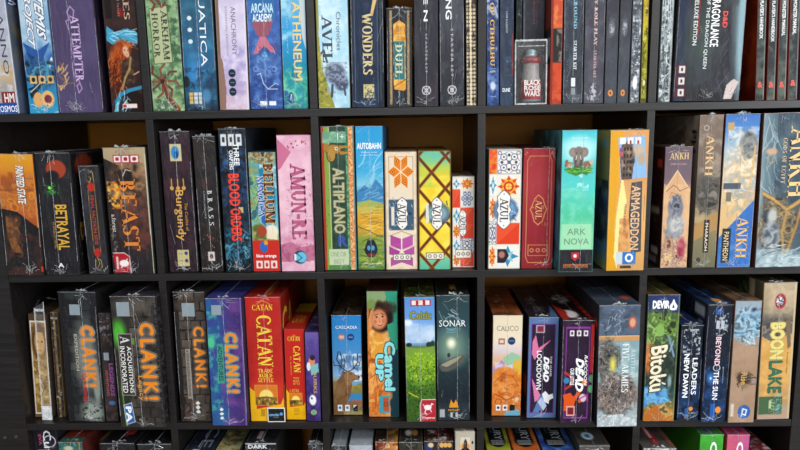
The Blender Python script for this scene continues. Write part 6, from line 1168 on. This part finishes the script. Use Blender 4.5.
# black price ticket on the foot of the large red and yellow box
xx, yy, tt_, ww, hh, dd = DIM['catan'][1:]
tk = empty('price_ticket', (xx + ww * .5, yy - .004, SHELF_TOP[3] + .001), (0, .0, 0))
tag(tk, 'black and white ticket leaning on the foot of the large red and yellow box', 'ticket')
boxobj('card', mat('e8e6e0', .4, .03, key='paper'), tk, 0, .0405, 0, .0012, 0, .035, .0003)
boxobj('black_panel', mat('161618', .35, .1, key='paper'), tk, .0025, .0385, -.0005, .0, .0025, .0325)
for args in (('asmodee', .12, .36, .66, .56, '7cb0dc', 0, .03), ('spiele', .36, .60, .64, .68, 'a8a8ac', 0)):
    o = lettering(tk, .0405, .035, .001, args, name='ticket_lettering'); o.location.y = -.0004
bm = bmesh.new()
bmesh.ops.create_cone(bm, cap_ends=True, segments=20, radius1=.0038, radius2=.0038, depth=.0004)
bmesh.ops.rotate(bm, verts=bm.verts[:], matrix=__import__('mathutils').Matrix.Rotation(math.pi / 2, 3, 'X'))
bmesh.ops.translate(bm, verts=bm.verts[:], vec=(.032, -.0007, .020))
bm_obj('round_mark', bm, mat('5c9cd4', .4, .05, key='paper'), tk)
# ---------------------------------------------------------------- bottom shelf: mostly the lids and front edges are seen
def low(key, label, side, front, top, T=(), TT=(), **kw):
    return game(key, label, side, front, T, TP=top, TT=TT, **kw)
low('cut', 'dark violet-black box with white curly word and pink capitals at the lower left corner', '1c1a22',
    [('q', 0, 0, 1, 1, '24222c'), ('n', '3c3844', 14, .56, .2), ('o', .66, .10, 14, 2.6, 'd0d0d8'), ('q', .1, .165, .6, .175, 'd8d4dc'), ('n', '6c5c70', 8, .6, .15, (.5, .14, 1, .3))], [('q', 0, 0, 1, 1, '1c1a22')],
    [('Cut', .40, .02, .74, .20, 'e4e4ea', 1, .01), ('EVA', .20, .05, .32, .13, 'a84468', 1, .03)])
low('teal', 'box with teal front and brick red lid at the left of the bottom shelf', '5c2018',
    [('q', 0, 0, 1, 1, '3c7c74'), ('n', '2c5c58', 12, .54, .2), ('e', .4, .05, .2, .02, 'c8c4a4', .6), ('q', .84, 0, .9, 1, 'a88c50')], [('q', 0, 0, 1, 1, '7c2c1c'), ('n', '94402a', 24, .52, .3), ('q', 0, .93, 1, 1, '2f5c54')], wrap=.5)
low('arc', 'thin black box edge with a tan curved stripe behind the red-lidded box', '1c1814',
    [('q', 0, 0, 1, 1, '4c4028'), ('n', '2c2418', 8, .5, .2)], [('q', 0, 0, 1, 1, '221c14'), ('l', [(.2, 1), (.3, .8), (1, .6)], 9, '7c6a40')])
low('blackA', 'black lidded box with small red paper label on its lid', '161618',
    [('q', 0, 0, 1, 1, '1e1e22'), ('n', '34343a', 12, .56, .2)], [('q', 0, 0, 1, 1, '141418'), ('n', '24242a', 20, .5, .3), ('p', [(.50, .74), (.78, .70), (.78, .86), (.50, .90)], '9c3430')], wrap=.9)
low('blackB', 'plain black lidded box left of the first upright board on the bottom shelf', '161618',
    [('q', 0, 0, 1, 1, '2c2c30'), ('n', '44444a', 12, .58, .2)], [('q', 0, 0, 1, 1, '121216'), ('n', '202026', 20, .5, .3)], wrap=.9)
low('navy', 'low navy box with large outlined letters across its lid', '1c222c',
    [('q', 0, 0, 1, 1, '222834')], [('q', 0, 0, 1, 1, '1e2430'), ('n', '2c3444', 20, .5, .3), ('q', .28, .95, .5, 1, 'c8ccd4')], TT=[('DICE', .40, .30, .82, .92, '7c8494', 1, -.005)], wrap=.5)
low('cream', 'low cream and olive lidded box beside the navy one', '4c4a38',
    [('q', 0, 0, 1, 1, '8c8c6c')], [('g', [(0, '5c5c44'), (.5, '8c8c6c'), (1, 'a8a47c')]), ('n', '3c4030', 14, .54, .2), ('n', 'c8a860', 10, .62, .15)], TT=[('RUINS', .4, .5, .7, .9, '3c3424', 1)])
low('blackC', 'black box with white rim lines and white letters on its front edge', '141416',
    [('q', 0, 0, 1, 1, '1c1c20'), ('q', 0, 0, 1, .008, 'c8ccd0'), ('n', '7c8088', 5, .6, .12), ('l', [(.05, .02), (.05, 1)], 1.4, '8c9094')], [('q', 0, 0, 1, 1, '18181c'), ('n', '2c2c32', 16, .5, .3), ('q', .3, .82, .45, .94, 'b09c98'), ('q', .55, .55, .75, .7, '5c3430')], [('DARK', .1, .015, .7, .045, 'dcdfe2', 0, .04)], wrap=.7)
low('blackD', 'narrow black box against the second upright board on the bottom shelf', '161618',
    [('q', 0, 0, 1, 1, '2c2e32'), ('n', '54565a', 8, .6, .15)], [('q', 0, 0, 1, 1, '141416'), ('n', '24262a', 16, .5, .3)], wrap=.9)
low('silA', 'narrow silver-lidded box right of the second upright board', '6c7478',
    [('q', 0, 0, 1, 1, '2c3034'), ('n', '6c7074', 6, .6, .12)], [('g', [(0, '5c6468'), (1, '98a0a6')]), ('n', '7c868c', 16, .5, .3)], wrap=.7)
low('silB', 'wider plain silver-grey box beside the narrow silver one', '7c848c',
    [('q', 0, 0, 1, 1, 'a8b0ba'), ('n', 'b8c0c8', 16, .5, .3)], [('g', [(0, '70787e'), (1, 'a8b0b8')]), ('n', '949ca4', 20, .5, .3)], wrap=.4)
low('oran', 'box with half black half amber lid on the bottom shelf', '5c3c20',
    [('h', [(0, '5c2c20'), (.5, 'a86438'), (1, 'd0a048')]), ('n', '8c2c24', 7, .55, .12), ('n', 'e0c890', 6, .6, .1)], [('h', [(0, '24201e'), (.48, '24201e'), (.52, '9c7434'), (1, 'a88040')]), ('n', '4c3820', 16, .58, .2)], wrap=.5)
low('dark13', 'olive-black lidded box with small round gold medallion', '22221e',
    [('q', 0, 0, 1, 1, '34342e'), ('n', '4c4c40', 12, .55, .2)], [('q', 0, 0, 1, 1, '2a2822'), ('n', '3c3a30', 16, .5, .3), ('e', .66, .86, .14, .05, 'b08048', .3), ('e', .38, .86, .14, .05, 'c8c8c0', .5)], wrap=.5)
low('red14', 'dark maroon lidded box with a white and red splash, beside the cream tin-like box', '2c1a18',
    [('q', 0, 0, 1, 1, '3c2c28'), ('q', .05, .012, .28, .07, '2c4484'), ('e', .22, .03, .1, .02, 'd8c8a0', .4), ('q', .5, .012, .95, .07, '34343c'), ('e', .6, .03, .08, .02, 'e0b060', .3), ('e', .74, .03, .08, .02, 'e0b060', .3), ('e', .88, .03, .08, .02, 'e0b060', .3)], [('q', 0, 0, 1, 1, '2a1c18'), ('n', '3c2820', 18, .5, .3), ('n', 'c8c4c0', 8, .50, .12, (.1, .7, .8, 1)), ('n', '98303c', 8, .56, .12, (.4, .7, .9, 1))], wrap=.5)
low('creamE', 'cream box with black cactus silhouette picture, against the third upright board', 'a8a090',
    [('q', 0, 0, 1, 1, 'b8b0a0'), ('n', 'c4bcac', 20, .5, .3), ('q', .25, .04, .78, .16, 'd8d0bc'), ('e', .52, .11, .22, .03, 'e09440', .5), ('p', [(.3, .13), (.42, .12), (.44, .07), (.50, .055), (.56, .055), (.60, .07), (.62, .12), (.74, .13), (.74, .16), (.3, .16)], '241c18'), ('e', .9, .08, .05, .012, '2c2824')], [('q', 0, 0, 1, 1, '8c8474')], wrap=.5)
def century(c, c2):
    return [('q', 0, 0, 1, 1, c), ('n', c2, 18, .55, .25), ('q', .14, .0, .86, .80, '1a1c22'), ('e', .5, .80, .36, .09, '1a1c22', .1), ('q', .10, 0, .14, .76, c2), ('q', .86, 0, .90, .76, c2), ('q', .24, .78, .78, .85, 'b8bcb8')]
for kk, c, c2, lb in (('cenA', '8c942c', 'a8a83c', 'yellow-green box with black label on its lid, bottom shelf'), ('cenB', 'b85c28', 'd07838', 'orange box with black label on its lid, bottom shelf'), ('cenC', '2c4c94', '6c94c8', 'blue box with dark label on its lid, bottom shelf')):
    low(kk, lb, c, [('q', 0, 0, 1, 1, c), ('n', c2, 14, .5, .25)], century(c, c2), TT=[('CENTURY', .44, .28, .74, .77, 'a8aeb2', 1, .02), ('SPICE ROAD', .30, .34, .38, .66, '6c7478', 1), ('GOLEM EDITION', .26, .79, .76, .84, '2c343c', 0, .02)])
game('grey19', 'grey-lidded box with gold outline drawing and small blue and white label', '3a3834',
    [('q', 0, 0, 1, 1, '504c4c'), ('n', '605c5a', 14, .5, .3), ('n', 'c8c4bc', 5, .62, .1, (.2, .02, .8, .1))], [], TP=[('q', 0, 0, 1, 1, '3c3a36'), ('n', '4a4844', 20, .5, .3), ('l', [(.15, .45), (.5, .40), (.6, .60), (.95, .58)], 2.6, '8c7a54'), ('l', [(.1, .55), (.45, .52), (.5, .68), (.9, .70)], 2.6, '8c7a54'), ('e', .42, .86, .2, .06, 'b8d0dc', .3), ('e', .42, .86, .1, .03, '3c7ca0', .3)], wrap=.4)
low('red20', 'grey-lidded box with diagonal red and white stripe, right of the fourth upright board', '4c4440',
    [('q', 0, 0, 1, 1, 'a8b0b0'), ('n', 'dce0e0', 6, .5, .12), ('n', '4c5458', 6, .6, .12)], [('q', 0, 0, 1, 1, '3c3836'), ('n', '5c5854', 18, .5, .3), ('p', [(.30, .45), (.48, .42), (.62, .92), (.40, .96)], '9c2c30'), ('q', .42, .55, .5, .85, 'd8d0cc'), ('q', .88, 0, 1, 1, '7c4c38')], wrap=.6)
low('green', 'bright green box with white rounded capitals at the lower right', '2c7c24',
    [('q', 0, 0, 1, 1, '3ca034'), ('n', '58b84c', 16, .52, .3)], [('q', 0, 0, 1, 1, '2c6c28'), ('n', '4c3c6c', 14, .6, .2)], [('CODE', .46, .06, .72, .40, 'f4f8f4', 1, .04)], L=[('g', [(0, '34701c'), (1, '4c9c34')])], wrap=.4)
low('pink', 'rose pink box with white rounded capitals, right of the bright green one', '7c2c48',
    [('g', [(0, 'c4547c'), (1, 'c85c6c')]), ('h', [(0, 'c85868'), (1, 'b85ca0')]), ('n', 'd06c88', 16, .54, .3)], [('q', 0, 0, 1, 1, '8c2c4c'), ('n', 'b8507c', 16, .56, .2), ('n', '3c3c6c', 12, .64, .2)], [('CODE', .46, .06, .72, .40, 'f8f4f6', 1, .04)], L=[('g', [(0, 'a84c34'), (1, 'c86c48')])], wrap=.4)
low('low', 'low dark red lidded box with blue and yellow blotch, last on the bottom shelf', '4c1c20',
    [('q', 0, 0, 1, 1, '7c2c30')], [('q', 0, 0, 1, 1, '5c2024'), ('n', '74302e', 18, .5, .3), ('e', .2, .35, .2, .1, 'b89038', .4), ('e', .25, .5, .22, .08, '34507c', .4), ('n', 'c8b8b8', 8, .64, .12, (0, .5, 1, 1))], wrap=.5)
